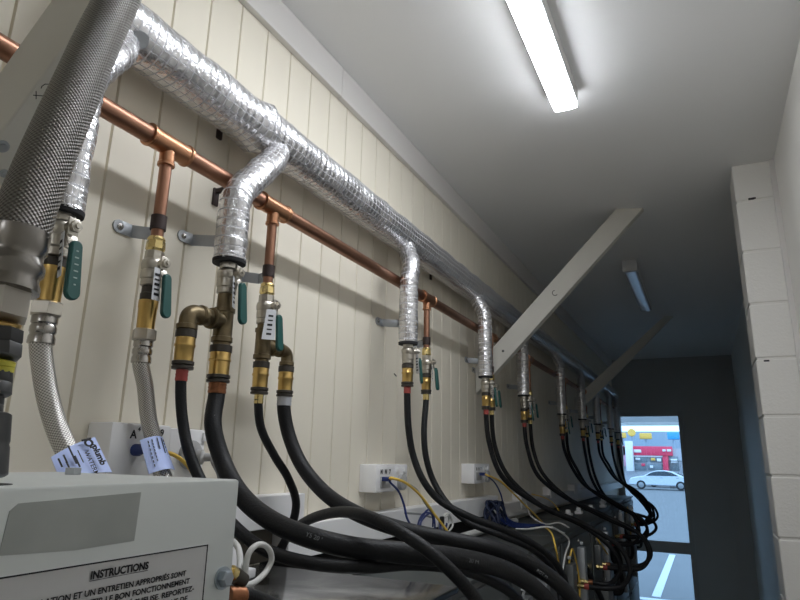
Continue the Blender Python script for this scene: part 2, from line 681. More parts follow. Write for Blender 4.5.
# door: frame, mid rail, two panes
m = MB()
m.box((DX0 - 0.05, YE - 0.005, 0), (DX0, YE + 0.07, DZ1 + 0.05), 0.002)
m.box((DX1, YE - 0.005, 0), (DX1 + 0.05, YE + 0.07, DZ1 + 0.05), 0.002)
m.box((DX0, YE - 0.005, DZ1), (DX1, YE + 0.07, DZ1 + 0.05), 0.002)
m.box((DX0, YE, 0.955), (DX1, YE + 0.06, 1.068), 0.003)
m.box((DX0, YE, 0.0), (DX1, YE + 0.06, 0.16), 0.003)
door = struct('door_1', m, M_FRAME)
for z0, z1 in ((0.16, 0.955), (1.068, DZ1)):
    g = MB()
    g.box((DX0, YE + 0.028, z0), (DX1, YE + 0.034, z1))
    g.build('glass_pane', M_GLASS, door, smooth=False)

# ================================================================== OUTSIDE
m = MB()
m.box((-60, YE + 0.1, -0.2), (60, 110, -0.02))
gr = struct('ground', m, M_ASPH)
for (x0, y0, x1, y1) in ((0.0, 10.4, 0.12, 15.2), (0.62, 10.9, 0.95, 11.25), (-1.2, 10.1, 1.5, 10.25)):
    m = MB()
    m.box((x0, y0, -0.03), (x1, y1, -0.012))
    m.build('parking_line', M_LINE, gr, smooth=False)
m = MB()
m.box((-4, YE + 0.1, 2.45), (5, 9.9, 2.60))
m.box((-4, 9.85, aty(650, 425.3, 9.85).z), (5, 9.95, 2.66))
struct('roof_outside', m, M_SOFFIT)

# parked white car: body outline extruded across, with rounded cabin
def car(name, x0, y, length, mpaint, label):
    root = thing(name, (x0 + length / 2, y, -0.02), label, 'car')
    k = length / 4.5
    prof = [(0.0, 0.32), (0.02, 0.62), (0.10, 0.80), (0.55, 0.92), (1.05, 0.98), (1.55, 1.26), (2.0, 1.40), (2.6, 1.42), (3.1, 1.33), (3.75, 1.02), (4.25, 0.94), (4.46, 0.78), (4.5, 0.50), (4.45, 0.30)]
    b = MB()
    b.prism([V((x0 + px * k, y, pz * k)) for px, pz in prof], (0, 1.75 * k, 0))
    ob = b.build('body', mpaint, root)
    bv = ob.modifiers.new('bevel', 'BEVEL')
    bv.width = 0.07 * k
    bv.segments = 3
    bv.limit_method = 'ANGLE'
    w = MB()
    w.prism([V((x0 + px * k, y - 0.015, pz * k)) for px, pz in ((1.22, 1.0), (1.62, 1.24), (2.05, 1.345), (2.6, 1.36), (3.02, 1.28), (3.5, 1.03))], (0, 0.03, 0))
    w.build('side_window', M_CARG, root)
    for wx in (0.85, 3.62):
        t = MB()
        t.lathe((x0 + wx * k, y - 0.02, 0.33 * k), (0, 1, 0), [(0, 0.24 * k), (0.01, 0.325 * k), (0.2, 0.325 * k), (0.21, 0.2 * k)], 24)
        wo = t.build('wheel', M_TYRE, root)
        t = MB()
        t.lathe((x0 + wx * k, y - 0.04, 0.33 * k), (0, 1, 0), [(0, 0.04 * k), (0.015, 0.2 * k), (0.05, 0.21 * k)], 18)
        t.build('wheel_rim', M_RIM, wo)
    for hx in (1.35, 2.45):
        d = MB()
        d.box((x0 + (hx + 0.9) * k, y - 0.02, 0.86 * k), (x0 + (hx + 1.08) * k, y + 0.01, 0.89 * k), 0.004)
        d.build('door_handle', M_RIM, root)
    return root


p = aty(641, 483, 51)
car('parked_car', p.x - 0.85 * 0.98, 51.0, 4.41, M_CARW, 'white parked car seen side-on through the door glass')
p = aty(643, 470, 57)
car('parked_car', p.x, 57.0, 4.0, M_RIM, 'grey car parked behind the white one, below the shop windows')


def at_box(mb, x0, y0, x1, y1, depth, th, bev=0.02):
    a = aty(x0, y1, depth)
    b = aty(x1, y0, depth)
    mb.box((min(a.x, b.x), depth, min(a.z, b.z)), (max(a.x, b.x), depth + th, max(a.z, b.z)), bev)
    return mb


# the shop across the car park
a0 = aty(560, 470, 62)
shop = thing('shop_building', (a0.x + 6, 62, 0), 'long shop with red fascia and windows across the car park', 'building')
m = MB()
pz = aty(650, 446, 62).z
m.box((a0.x - 8, 62, -0.1), (a0.x + 22, 70, pz - 0.2))
m.build('wall', M_SHOPWALL, shop, smooth=False)
m = at_box(MB(), 622, 446.5, 672, 455, 61.6, 0.5)
m.build('fascia', M_SHOPRED, shop)
m = at_box(MB(), 663.5, 454.5, 668, 472, 61.7, 0.5)
m.build('red_column', M_SHOPRED, shop)
for (x0, y0, x1, y1) in ((634, 456.5, 647, 462), (650, 456.5, 662, 462), (634, 464, 646, 470), (648, 464, 662, 470), (670, 456.5, 678, 470)):
    m = at_box(MB(), x0, y0, x1, y1, 61.85, 0.3)
    m.build('window', M_SHOPGLASS, shop)
m = MB()
for (x0, y0, x1, y1) in ((662.5, 449.3, 665.5, 451.5), (667, 449.3, 671, 451.5), (634, 449.5, 641, 452.5)):
    at_box(m, x0, y0, x1, y1, 61.5, 0.12)
m.build('fascia_lettering', M_SIGNW, shop)
m = at_box(MB(), 632, 455.2, 663, 456.8, 61.7, 0.2)
m.build('window_band', M_SIGNW, shop)
for (x0, y0, x1, y1, mt) in ((641.5, 463.5, 645, 466, M_SHOPRED), (651, 458, 655, 460.5, M_SIGNY), (657, 458.5, 661, 461.5, M_SIGNW), (635.5, 457.8, 640, 460, M_SIGNW), (650, 465.5, 653, 468, M_SIGNW), (671, 459, 677, 463, M_SIGNW)):
    m = at_box(MB(), x0, y0, x1, y1, 61.6, 0.1)
    m.build('poster', mt, shop)
m = at_box(MB(), 618, 446.5, 626, 466, 61.6, 0.4)
m.build('pink_wall', M_SHOPPINK, shop)
m = at_box(MB(), 626.5, 441, 631.5, 471, 60.5, 1.0)
tag(m.build('concrete_column', M_SIGNW), 'tall pale column standing before the red shop fascia', 'column')
# roofs further back
b0 = aty(650, 431.5, 80)
m = MB()
m.box((b0.x - 14, 80, -0.1), (b0.x + 16, 90, b0.z))
tag(m.build('far_building', M_ROOFB, smooth=False), 'blue-grey building rising behind the shop roof', 'building')
for (nm, x0, y0, x1, y1, mt, lab) in (
        ('signboard', 639.5, 433, 651.5, 439, M_SIGNY, 'orange rectangular sign above the shop roof'),
        ('signboard', 619, 432.5, 626, 438, M_SIGNY, 'small orange sign beside the round yellow one'),
        ('signboard', 667.5, 432, 679, 439.5, M_SIGNB, 'bright blue sign above the shop roof'),):
    m = at_box(MB(), x0, y0, x1, y1, 74, 0.3, 0.1)
    g = aty((x0 + x1) / 2, y1, 74)
    so = m.build(nm, mt)
    tag(so, lab, 'sign', 'signs above the shop')
    m = MB()
    m.cyl((g.x, 74.4, -0.02), (g.x, 74.4, g.z + 0.3), 0.12, 10)
    m.build('post', M_ROOFB, so)
pc = aty(631.5, 432.5, 73)
m = MB()
m.lathe(pc, (0, 1, 0), [(0, 0.36), (0.05, 0.42), (0.3, 0.42)], 24)
so = m.build('signboard', M_SIGNY)
tag(so, 'round yellow sign above the shop roof', 'sign', 'signs above the shop')
m = MB()
m.cyl((pc.x, 73.4, -0.02), (pc.x, 73.4, pc.z), 0.12, 10)
m.build('post', M_ROOFB, so)
f = thing('fence', (aty(690, 470, 55).x, 55, 0), 'thin dark fence between the parked cars and the shop', 'fence')
m = MB()
xa, xb = aty(669, 470, 55).x, aty(700, 470, 55).x
zt = aty(680, 461, 55).z
for zq in (zt, 0.35):
    m.box((xa, 55, zq - 0.03), (xb, 55.04, zq + 0.02))
for i in range(24):
    xq = xa + (xb - xa) * i / 23
    m.cyl((xq, 55.02, -0.02), (xq, 55.02, zt), 0.018, 6)
m.build('railings', M_GUN, f)

# ================================================================== MACHINES
TOPZ = 1.572          # ordinary washing machines
REARX = 0.36
INLETS = {}
TOPW = 1.572
BIGZ, BIGX = 1.630, 0.470   # the taller, deeper machines at the near end
rows = [(-0.31, 0.425, 0.545, BIGZ), (0.432, 1.172, BIGX, BIGZ)] + [(1.182 + 0.72 * k, 1.892 + 0.72 * k, 0.36 if k < 4 else 0.27, TOPZ) for k in range(7)]
for i, (y0, y1, REARX, TOPZ) in enumerate(rows):
    lab = ['grey machine under the labelled box', 'machine with bare galvanised top under the thick black hoses'] + \
          ['dark grey washing machine, %s from the labelled box, behind hanging hoses' % ORD[k] for k in range(2, 9)]
    root = thing('washing_machine', (0.0, (y0 + y1) / 2, 0), lab[i], 'washing machine', 'washing machines along the planked wall')
    m = MB()
    m.box((-0.0, y0, 0.0), (REARX - 0.012, y1, TOPZ - 0.012), 0.004)
    m.build('casing', M_CASE, root)
    m = MB()
    m.box((0.003, y0 + 0.001, TOPZ - 0.012), (REARX, y1 - 0.001, TOPZ), 0.003)
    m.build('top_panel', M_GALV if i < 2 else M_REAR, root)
    m = MB()
    m.box((REARX - 0.012, y0 + 0.015, 0.12), (REARX, y1 - 0.015, TOPZ - 0.03), 0.004)
    # pressed ribs
    for zq in (0.5, 0.85):
        m.box((REARX - 0.002, y0 + 0.08, zq), (REARX + 0.006, y1 - 0.08, zq + 0.02), 0.003)
    rear = m.build('rear_panel', M_REAR, root)
    m = MB()
    for (fy, fz) in ((0.06, 1.52), (0.36, 1.52), (0.66, 1.52), (0.06, 1.2), (0.66, 1.2), (0.12, 1.43), (0.2, 1.46), (0.5, 1.44), (0.06, 0.9), (0.66, 0.9), (0.3, 1.30), (0.56, 1.33)):
        m.lathe((REARX, y0 + fy * (y1 - y0) / 0.72, fz), X, [(0, 0.0055), (0.003, 0.0055), (0.0045, 0.003)], 8)
    tag(m.build('screw_heads', M_STEEL, rear), kind='stuff')
    m = MB()
    m.box((REARX, y0 + 0.10, 1.02), (REARX + 0.05, y0 + 0.26, 1.24), 0.006)
    m.build('control_cover', M_CASE, root)
    m = MB()
    m.box((REARX, y0 + 0.30, 0.95), (REARX + 0.035, y0 + 0.345, 1.50), 0.004)
    m.build('cable_duct', M_ZINC, root)
    m = MB()
    m.box((REARX, y0 + 0.40, 1.06), (REARX + 0.006, y0 + 0.62, 1.22), 0.002)
    for k in range(6):
        m.box((REARX + 0.004, y0 + 0.42, 1.075 + k * 0.023), (REARX + 0.012, y0 + 0.60, 1.083 + k * 0.023), 0.002)
    m.build('vent_grille', M_GUN, root)
    for fy, fz in INLETS.get(i, ()):
        m = MB()
        m.lathe((REARX, fy, fz), X, [(0, 0.022), (0.006, 0.022), (0.007, 0.014), (0.013, 0.014)], 16)
        m.build('water_inlet', M_NICKEL, root)
    if i >= 2:
        m = MB()
        m.tube(spline([(REARX, y0 + 0.56, 1.15), (REARX + 0.05, y0 + 0.56, 1.16), (REARX + 0.06, y0 + 0.55, 1.24), (REARX + 0.03, y0 + 0.50, 1.33), (REARX + 0.012, y0 + 0.44, 1.40)], 6), 0.012, 10)
        m.build('drain_hose', M_RUBBER, root)
        m = MB()
        m.box((REARX, y0 + 0.05, 1.36), (REARX + 0.03, y0 + 0.13, 1.46), 0.004)
        m.build('terminal_box', M_CASE, root)
        for k, (fy, fz) in enumerate(((0.10, 1.475), (0.22, 1.40), (0.27, 1.26), (0.39, 1.50))):
            m = MB()
            m.box((REARX, y0 + fy, fz), (REARX + 0.012, y0 + fy + 0.018, fz + 0.012), 0.002)
            m.build('wire_clip', M_PLASTIC, root)
        m = MB()
        m.tube(spline([(REARX + 0.006, y0 + 0.10, 1.46), (REARX + 0.012, y0 + 0.14, 1.51), (REARX + 0.010, y0 + 0.22, 1.46), (REARX + 0.012, y0 + 0.27, 1.36), (REARX + 0.008, y0 + 0.25, 1.24)], 6), 0.004, 7)
        m.build('wire', M_GREYC if i % 2 else M_YELLOW, root)
TOPZ, REARX = BIGZ, 0.36

# labelled grey control box standing on the first machine
BX0, BX1, BY1, BZ1 = 0.315, 0.55, 0.431, 1.840
box = thing('control_box', (0.43, 0.1, TOPZ), 'pale grey metal box with printed INSTRUCTIONS label on its face', 'control box')
m = MB()
m.box((BX0, -0.28, TOPZ), (BX1, BY1, BZ1), 0.0025)
m.build('casing', M_BOX, box)
m = MB()
m.box((BX1 - 0.0004, -0.2, 1.645), (BX1 + 0.0006, 0.3985, 1.7915))
lb = m.build('instruction_label', M_LABEL, box, smooth=False)
lb['label'] = 'pale label with thin black border and black capitals'
m = MB()
tk = 0.0009
xf = BX1 + 0.0009
m.box((xf - 0.0005, -0.2, 1.7915 - tk), (xf, 0.3985, 1.7915))
m.box((xf - 0.0005, 0.3985 - tk, 1.645), (xf, 0.3985, 1.7915))
m.build('border_line', M_INK, lb, smooth=False)
m = MB()
xt = BX1 + 0.0012
m.text('INSTRUCTIONS', 0.0066, (xt, 0.2935, 1.7818), Y, Z, 0.00028, width=0.0465)
m.box((xt - 0.0003, 0.2935, 1.7806), (xt, 0.340, 1.7809))
for (s, yr, zb, wd) in (('UNE INSTALLATION ET UN ENTRETIEN APPROPRIÉS SONT', 0.3770, 1.7720, 0.146),
                        ('REQUIS POUR GARANTIR LE BON FONCTIONNEMENT', 0.3815, 1.7660, 0.142),
                        ('SÉCURITAIRE DE LA SÉCHEUSE. REPORTEZ-', 0.3870, 1.7600, 0.120),
                        ('VOUS AU MANUEL POUR PLUS DE', 0.3815, 1.7540, 0.094),
                        ('RENSEIGNEMENTS SUR LA SÉCURITÉ.', 0.3715, 1.7480, 0.104)):
    m.text(s, 0.0051, (xt, yr - wd, zb), Y, Z, 0.00016, width=wd)
m.build('lettering', M_INK, lb, smooth=False)
m = MB()
m.prism([V((BX1 - 0.0003, y, z)) for y, z in ((0.2325, 1.803), (0.2345, 1.8265), (0.239, 1.8305), (0.3265, 1.8335), (0.3255, 1.8015), (0.28, 1.8005))], (0.0009, 0, 0))
pr = m.build('glue_patch', M_RESIDUE, box, smooth=False)
pr['label'] = 'darker shiny rectangle where a sticker was removed'
m = MB()
bp = atx(222, 578, BX1)
m.lathe(bp, X, [(0, 0.0088), (0.0018, 0.0088), (0.002, 0.0066)], 20)
m.lathe(bp, X, [(0.0018, 0.0068), (0.0065, 0.0068), (0.0075, 0.0055)], 6)
m.build('hex_bolt', M_BOLT, box)
m = MB()
q = atx(4, 477.5, 0.50)
m.lathe((0.52, 0.232, BZ1 - 0.004), Z, [(0, 0.018), (0.0043, 0.018)], 24)
m.build('cable_hole', M_BLACK, box)
m = MB()
m.cyl((0.395, 0.388, BZ1), (0.395, 0.388, BZ1 + 0.006), 0.007, 6)
m.build('small_stud', M_ZINC, box)


# ================================================================== PIPES
# hot stations (Y of the drop) and cold stations
HOT = [0.514, 0.855, 1.657, 2.404, 2.998, 3.897, 4.623, 5.313, 6.115, 6.62]
ZVS = [2.186, 2.216, 2.199, 2.190, 2.172, 2.146, 2.160, 2.165, 2.168, 2.157]
COLD = [0.721, 1.032, 1.905, 2.625, 3.30, 4.26, 5.09, 5.83, 6.50, 6.93]
HX = 0.127           # drops hang this far off the wall
MX, MZ = 0.071, 2.572
CX, CPZ = 0.080, 2.403

hotp = thing('insulated_pipe', (MX, 3.5, MZ), 'thick silver foil-wrapped pipe running along the planked wall, with branches', 'pipe')
path = [V((MX, 0.535 + (7.0 - 0.535) * i / 260, MZ)) for i in range(261)]
rr = random.Random(3)
jig = [rr.uniform(-1, 1) for _ in range(400)]


def main_rad(i, s, a):
    y = 0.535 + s
    r = 0.0525 if y < 1.06 else 0.0525
    r += 0.0012 * jig[i] + 0.0012 * math.sin(a * 3 + i * 0.9)
    for yc, am in ((0.955, 0.006), (1.06, 0.005), (1.67, 0.003)):
        r += am * math.exp(-((y - yc) / 0.018) ** 2) * (1 + 0.6 * math.sin(a * 5 + i))
    return r


m = MB()
m.tube(path, 0.055, 28, rad=main_rad)
m.build('main_run', M_FOIL, hotp, angle=80)
m = MB()
pt = atx(137, 38, 0.149)
m.lathe(atx(140, 40, 0.112) - V((0.8, 0, -0.6)) * 0.012, V((0.8, 0, -0.6)), [(0, 0.015), (0.0145, 0.0148)], 24)
m.build('tape_patch', M_ZINC, hotp)

# where each branch leaves the main (Y) and its bend
LEAVE = [0.60, 1.03, 1.715, 2.41, 3.07, 3.96, 4.79, 5.48, 6.25, 6.84]
for i, yh in enumerate(HOT):
    yl = LEAVE[i]
    rbr = 0.0285 if i else 0.027
    zv = ZVS[i]
    if i == 1:
        rbr = 0.0305
    lw = 0.045 if i == 1 else 0.0
    pts = [(MX + 0.005, yl, MZ - 0.01), (MX + 0.026, yl + (yh - yl) * 0.16, MZ - 0.062), (HX - 0.004, yl + (yh - yl) * 0.62, 2.455 - lw * 0.6), (HX, yl + (yh - yl) * 0.97, 2.395 - lw), (HX, yh, 2.33 - lw), (HX, yh, zv)]
    sp = spline(pts, 9)
    rj = random.Random(i)
    jj = [rj.uniform(-1, 1) for _ in range(80)]
    m = MB()
    m.tube(sp, rbr, 22, rad=lambda k, s, a, jj=jj, rbr=rbr: rbr + 0.0009 * jj[k] + 0.0009 * math.sin(a * 4 + k))
    br = m.build('branch', M_FOIL2, hotp, angle=80)
    m = MB()
    m.lathe((HX, yh, zv - 0.005), Z, [(0, rbr - 0.006), (0.0, rbr + 0.0005), (0.007, rbr + 0.0012), (0.008, rbr - 0.004)], 22)
    m.build('foam_edge', M_FOAM, br)

cop = thing('copper_pipe', (CX, 3.3, CPZ), 'brown copper pipe with soldered tees running below the foil-wrapped pipe', 'pipe')
m = MB()
m.cyl((CX, -0.4, CPZ), (CX, 7.05, CPZ), 0.0165, 24)
m.build('main_run', M_COPPER, cop)
for i, yc in enumerate(COLD):
    m = MB()
    prof = [(-0.047, 0.0175), (-0.046, 0.0212), (-0.041, 0.0212), (-0.039, 0.0192), (0.039, 0.0192), (0.041, 0.0212), (0.046, 0.0212), (0.047, 0.0175)]
    m.lathe((CX, yc, CPZ), Y, prof, 24)
    m.lathe((CX, yc, CPZ), -Z, [(0.0, 0.0135), (0.034, 0.0135), (0.036, 0.0152), (0.041, 0.0152), (0.042, 0.0115)], 20)
    te = m.build('tee', M_COPPER2, cop)
    m = MB()
    m.cyl((CX, yc, CPZ - 0.03), (CX, yc, 2.222), 0.0108, 18)
    m.build('drop', M_COPPER, cop)


# ------------------------------------------------------------------ brackets
def bracket(y, z, xs, label, strap_r, cy, strap=True):
    """Z-shaped zinc bracket screwed to the wall, ending in a dark strap round the pipe at (xs, cy)."""
    root = thing('pipe_bracket', (0.0, y, z), label, 'pipe bracket', 'zinc brackets holding the pipe drops')
    m = MB()
    w = 0.024
    out = xs * 0.62
    path = [V((0.0018, y - 0.014, z)), V((0.0018, y + 0.014, z)), V((xs * 0.42, y + 0.030, z - 0.004)), V((xs - strap_r * 0.5, cy + strap_r * 0.9, z - 0.006))]
    for a, b in zip(path, path[1:]):
        d = (b - a)
        n = d.cross(Z).normalized()
        m.obox((a + b) / 2, d, Z, n, d.length + 0.002, w, 0.003, 0.0006)
    m.lathe(V((0.0, y - 0.014, z)), X, [(0, w / 2), (0.0034, w / 2)], 18)
    m.build('arm', M_ZINC, root)
    m = MB()
    m.lathe(V((0.003, y - 0.012, z)), X, [(0, 0.006), (0.002, 0.006), (0.0035, 0.003)], 12)
    m.build('screw', M_STEEL, root)
    if not strap:
        return root
    m = MB()
    m.lathe(V((xs, cy, z - 0.013)), Z, [(0, strap_r + 0.0005), (0, strap_r + 0.0028), (0.026, strap_r + 0.0028), (0.026, strap_r + 0.0005)], 20, caps=False)
    a = V((xs * 0.40, cy + 0.034, z - 0.002))
    b = V((xs - 0.004, cy + strap_r * 0.9, z))
    d = b - a
    n = d.cross(Z).normalized()
    m.obox(a + d * 0.35, d, Z, n, d.length * 0.7, 0.024, 0.003, 0.0005)
    st = m.build('strap', M_STRAP, root)
    m = MB()
    pq = a + d * 0.32 - n * (-0.002)
    m.lathe(a + d * 0.30, n if n.x > 0 else -n, [(0.001, 0.008), (0.004, 0.008), (0.007, 0.005)], 8)
    m.build('bolt', M_STEEL, st)
    return root


HB = [0, 0.865, 1.705, 2.53, 3.17, 4.14, 4.85, 5.55, 6.32, 6.86]
for i, (yh, yc) in enumerate(zip(HOT, COLD)):
    if i:
        bracket(HB[i], 2.285 if i < 4 else 2.24, HX, 'zinc bracket behind the %s foil-wrapped branch from the near end' % ORD[i], 0.0292, yh, False)
    if i < 4:
        bracket(yc - 0.004, 2.252, CX, 'zinc bracket with dark strap round the %s copper drop from the near end' % ORD[i], 0.0108, yc)
for (px, py, z1, lab) in ((216, 197, 2.40, 'small dark hanger clip on wall beside copper pipe'), (220, 131, 2.55, 'small dark hanger clip on wall under the foil-wrapped pipe, near end'), (431, 275, 2.55, 'small dark hanger clip on wall under the foil-wrapped pipe, past the third branch')):
    p = atx(px, py, 0.004)
    m = MB()
    m.box((0.0, p.y - 0.008, p.z - 0.02), (0.006, p.y + 0.008, p.z + 0.02), 0.002)
    m.box((0.0, p.y - 0.006, p.z + 0.008), (0.05, p.y + 0.006, p.z + 0.018), 0.002)
    tag(m.build('pipe_clip', M_STRAP), lab, 'pipe clip', 'dark pipe clips')


# ------------------------------------------------------------------ ball valves
def valve(x, y, z, s, label, tagdir=0.0, gold=False, lever_turn=0.0, tagsize=1.0):
    """Nickel ball valve hanging from z; stem points away from the wall, lever hangs down."""
    root = thing('ball_valve', (x, y, z), label, 'ball valve', 'green-handled ball valves on the pipe drops')
    z0 = z
    if gold:
        m = MB()
        m.lathe((x, y, z + 0.006), -Z, [(0, 0.0135), (0.004, 0.0155), (0.008, 0.0135)], 18)
        m.lathe((x, y, z - 0.002), -Z, [(0, 0.0155), (0.014, 0.0165), (0.018, 0.0135), (0.022, 0.0135)], 8)
        m.build('adapter', M_GOLD, root)
        z0 = z - 0.02
    m = MB()
    m.lathe((x, y, z0), -Z, [(0, 0.0155 * s), (0.001, 0.0175 * s), (0.017, 0.0175 * s), (0.019, 0.0155 * s)], 8)
    m.lathe((x, y, z0 - 0.016 * s), -Z, [(0, 0.0165 * s), (0.004 * s, 0.0205 * s), (0.012 * s, 0.0215 * s), (0.02 * s, 0.0205 * s), (0.026 * s, 0.0165 * s)], 22)
    m.lathe((x, y, z0 - 0.036 * s), -Z, [(0, 0.0165 * s), (0.003, 0.0205 * s), (0.018 * s, 0.0205 * s), (0.022 * s, 0.017 * s)], 10)
    m.lathe((x, y, z0 - 0.057 * s), -Z, [(0, 0.019 * s), (0.010 * s, 0.019 * s), (0.012 * s, 0.016 * s)], 18)
    m.build('valve_body', M_NICKEL, root)
    zs = z0 - 0.027 * s
    zt = Matrix.Rotation(lever_turn, 3, 'Z')
    sx = zt @ X
    sy = zt @ Y
    c = V((x, y, zs))
    m = MB()
    m.lathe(c + sx * 0.015 * s, sx, [(0, 0.0085 * s), (0.014 * s, 0.0085 * s), (0.015 * s, 0.006 * s), (0.022 * s, 0.006 * s)], 14)
    m.lathe(c + sx * 0.030 * s, sx, [(0, 0.0085 * s), (0.006 * s, 0.0085 * s), (0.007 * s, 0.004 * s), (0.010 * s, 0.004 * s)], 6)
    m.build('stem', M_NICKEL, root)
    # lever plate: round eye at the stem, then down and outwards
    m = MB()
    pts = [(0.028, 0.012), (0.028, -0.012), (0.031, -0.022), (0.040, -0.036), (0.043, -0.05)]
    for (a, b), (e, f) in zip(pts, pts[1:]):
        p, q = c + sx * a * s + Z * b * s, c + sx * e * s + Z * f * s
        d = q - p
        m.obox((p + q) / 2, d, sy, d.cross(sy), d.length + 0.002, 0.016 * s, 0.0024, 0.0006)
    lv = m.build('lever', M_NICKEL, root)
    # grip: rounded-end bar around the lower lever
    m = MB()
    g0 = c + sx * 0.038 * s - Z * 0.029 * s
    out = []
    L, hw = 0.066 * s, 0.0105 * s
    for k in range(9):
        a = math.pi * k / 8
        out.append(g0 + sy * math.cos(a) * hw * 0.8 + Z * (math.sin(a) * hw * 0.7) + sx * -0.003)
    for k in range(9):
        a = math.pi + math.pi * k / 8
        out.append(g0 + sy * math.cos(a) * hw + Z * (math.sin(a) * hw - L) + sx * 0.004)
    m.prism(out, sx * 0.0085 * s)
    gr_ = m.build('grip', M_GREEN, lv)
    bv = gr_.modifiers.new('bevel', 'BEVEL')
    bv.width = 0.0022 * s
    bv.segments = 2
    bv.limit_method = 'ANGLE'
    if s > 0.95:
        m = MB()
        for k, w in enumerate((0.0035, 0.006, 0.006, 0.0065, 0.0055, 0.003)):
            zc = g0 - Z * (0.008 + k * 0.0095) * s + sx * (-0.0028 + (0.008 + k * 0.0095) * 0.1 + 0.0089 * s)
            m.obox(zc, sy, Z, sx, w, 0.0018, 0.0004)
        m.build('embossed_mark', M_GREENTXT, gr_, smooth=False)
    # paper tag hooked on the lever
    m = MB()
    tx = c + sx * 0.028 * s + sy * (-0.014 * s) - Z * 0.012 * s
    ta = Matrix.Rotation(tagdir, 3, 'Z') @ sy
    tn = ta.cross(Z)
    top, bot = tx, tx - Z * 0.062 * s * tagsize ** 0.3 - sy * 0.012 * (tagsize - 1)
    cs = [top - ta * 0.007 * s * tagsize, top + ta * 0.007 * s * tagsize, bot + ta * 0.0095 * s * tagsize + tn * 0.004, bot - ta * 0.0095 * s * tagsize + tn * 0.004]
    m.prism(cs, tn * 0.0006)
    tg = m.build('paper_tag', M_PAPER, root, smooth=False)
    m = MB()
    for k in range(5):
        zc = top.lerp(bot, 0.22 + 0.15 * k) + tn * (0.0012 + 0.004 * (0.22 + 0.15 * k))
        m.obox(zc, ta, Z, tn, 0.011 * s, 0.0028 if k % 2 else 0.0045, 0.0003)
        m.obox(zc - tn * 0.0022, ta, Z, tn, 0.011 * s, 0.0028 if k % 2 else 0.0045, 0.0003)
    m.build('tag_print', M_INK, tg, smooth=False)
    return z0 - 0.069 * s


def coupling(parent, p, d, r, clamp=None, long=1.0, rh=None):
    """dark nut + brass sleeve + black collar (+ clamp band) along d; returns where the hose tube starts."""
    d = V(d).normalized()
    p = V(p)
    m = MB()
    m.lathe(p, d, [(0, r * 1.0), (0.001, r * 1.22), (0.013, r * 1.22), (0.015, r * 1.05)], 16)
    m.build('dark_nut', M_DARKNUT, parent)
    m = MB()
    L = 0.040 * long
    m.lathe(p + d * 0.014, d, [(0, r * 1.14), (0.010, r * 1.14), (0.012, r * 1.22), (0.015, r * 1.22), (0.017, r * 1.12), (L, r * 1.10)], 22)
    m.build('brass_sleeve', M_BRASS, parent)
    m = MB()
    m.lathe(p + d * (0.014 + L), d, [(0, r * 1.0), (0.001, r * 1.28), (0.006, r * 1.28), (0.008, r * 1.12), (0.010, r * 1.28), (0.014, r * 1.25), (0.015, r * 0.8)], 20)
    m.build('black_collar', M_DARKNUT, parent)
    q = p + d * (0.014 + L + 0.014)
    if clamp:
        m = MB()
        rc = (rh or r) * 1.04
        m.lathe(q, d, [(0, rc), (0.004, rc * 1.06), (0.006, rc), (0.010, rc * 1.06), (0.012, rc), (0.017, rc * 1.06), (0.020, rc)], 18)
        m.build('clamp_band', clamp, parent)
    return q


def rubber_hose(label, pts, r, p0, clamp, cr=None, long=1.0, n=12, seg=9, end_fit=None, group='black rubber hoses'):
    root = thing('rubber_hose', p0, label, 'hose', group)
    q = coupling(root, p0, -Z, cr or r * 1.12, clamp, long, r)
    m = MB()
    m.tube(spline([q + Z * 0.004, q - Z * 0.022] + [V(p) for p in pts], seg), r, n)
    m.build('tube', M_RUBBER, root, angle=80)
    if end_fit:
        e, d = V(end_fit[0]), V(end_fit[1])
        m = MB()
        m.lathe(e, d, [(0, r * 1.05), (0.001, r * 1.2), (0.018, r * 1.2), (0.02, r)], 16)
        m.build('end_band', M_RED if len(end_fit) < 3 else end_fit[2], root)
        m = MB()
        m.lathe(e - d * 0.034, d, [(0, r * 0.9), (0.002, r * 1.25), (0.016, r * 1.25), (0.018, r * 0.95), (0.034, r * 0.95)], 8)
        m.build('end_nut', M_GOLD, root)
    return root


# ------------------------------------------------------------------ station 0: valves and braided hoses
zb = valve(HX, HOT[0], ZVS[0], 1.0, 'ball valve under the first foil-wrapped branch, behind the big braided hose', tagdir=1.2)
zc = valve(CX, COLD[0], 2.219, 0.92, 'ball valve under the first copper drop', gold=True, tagdir=0.0)


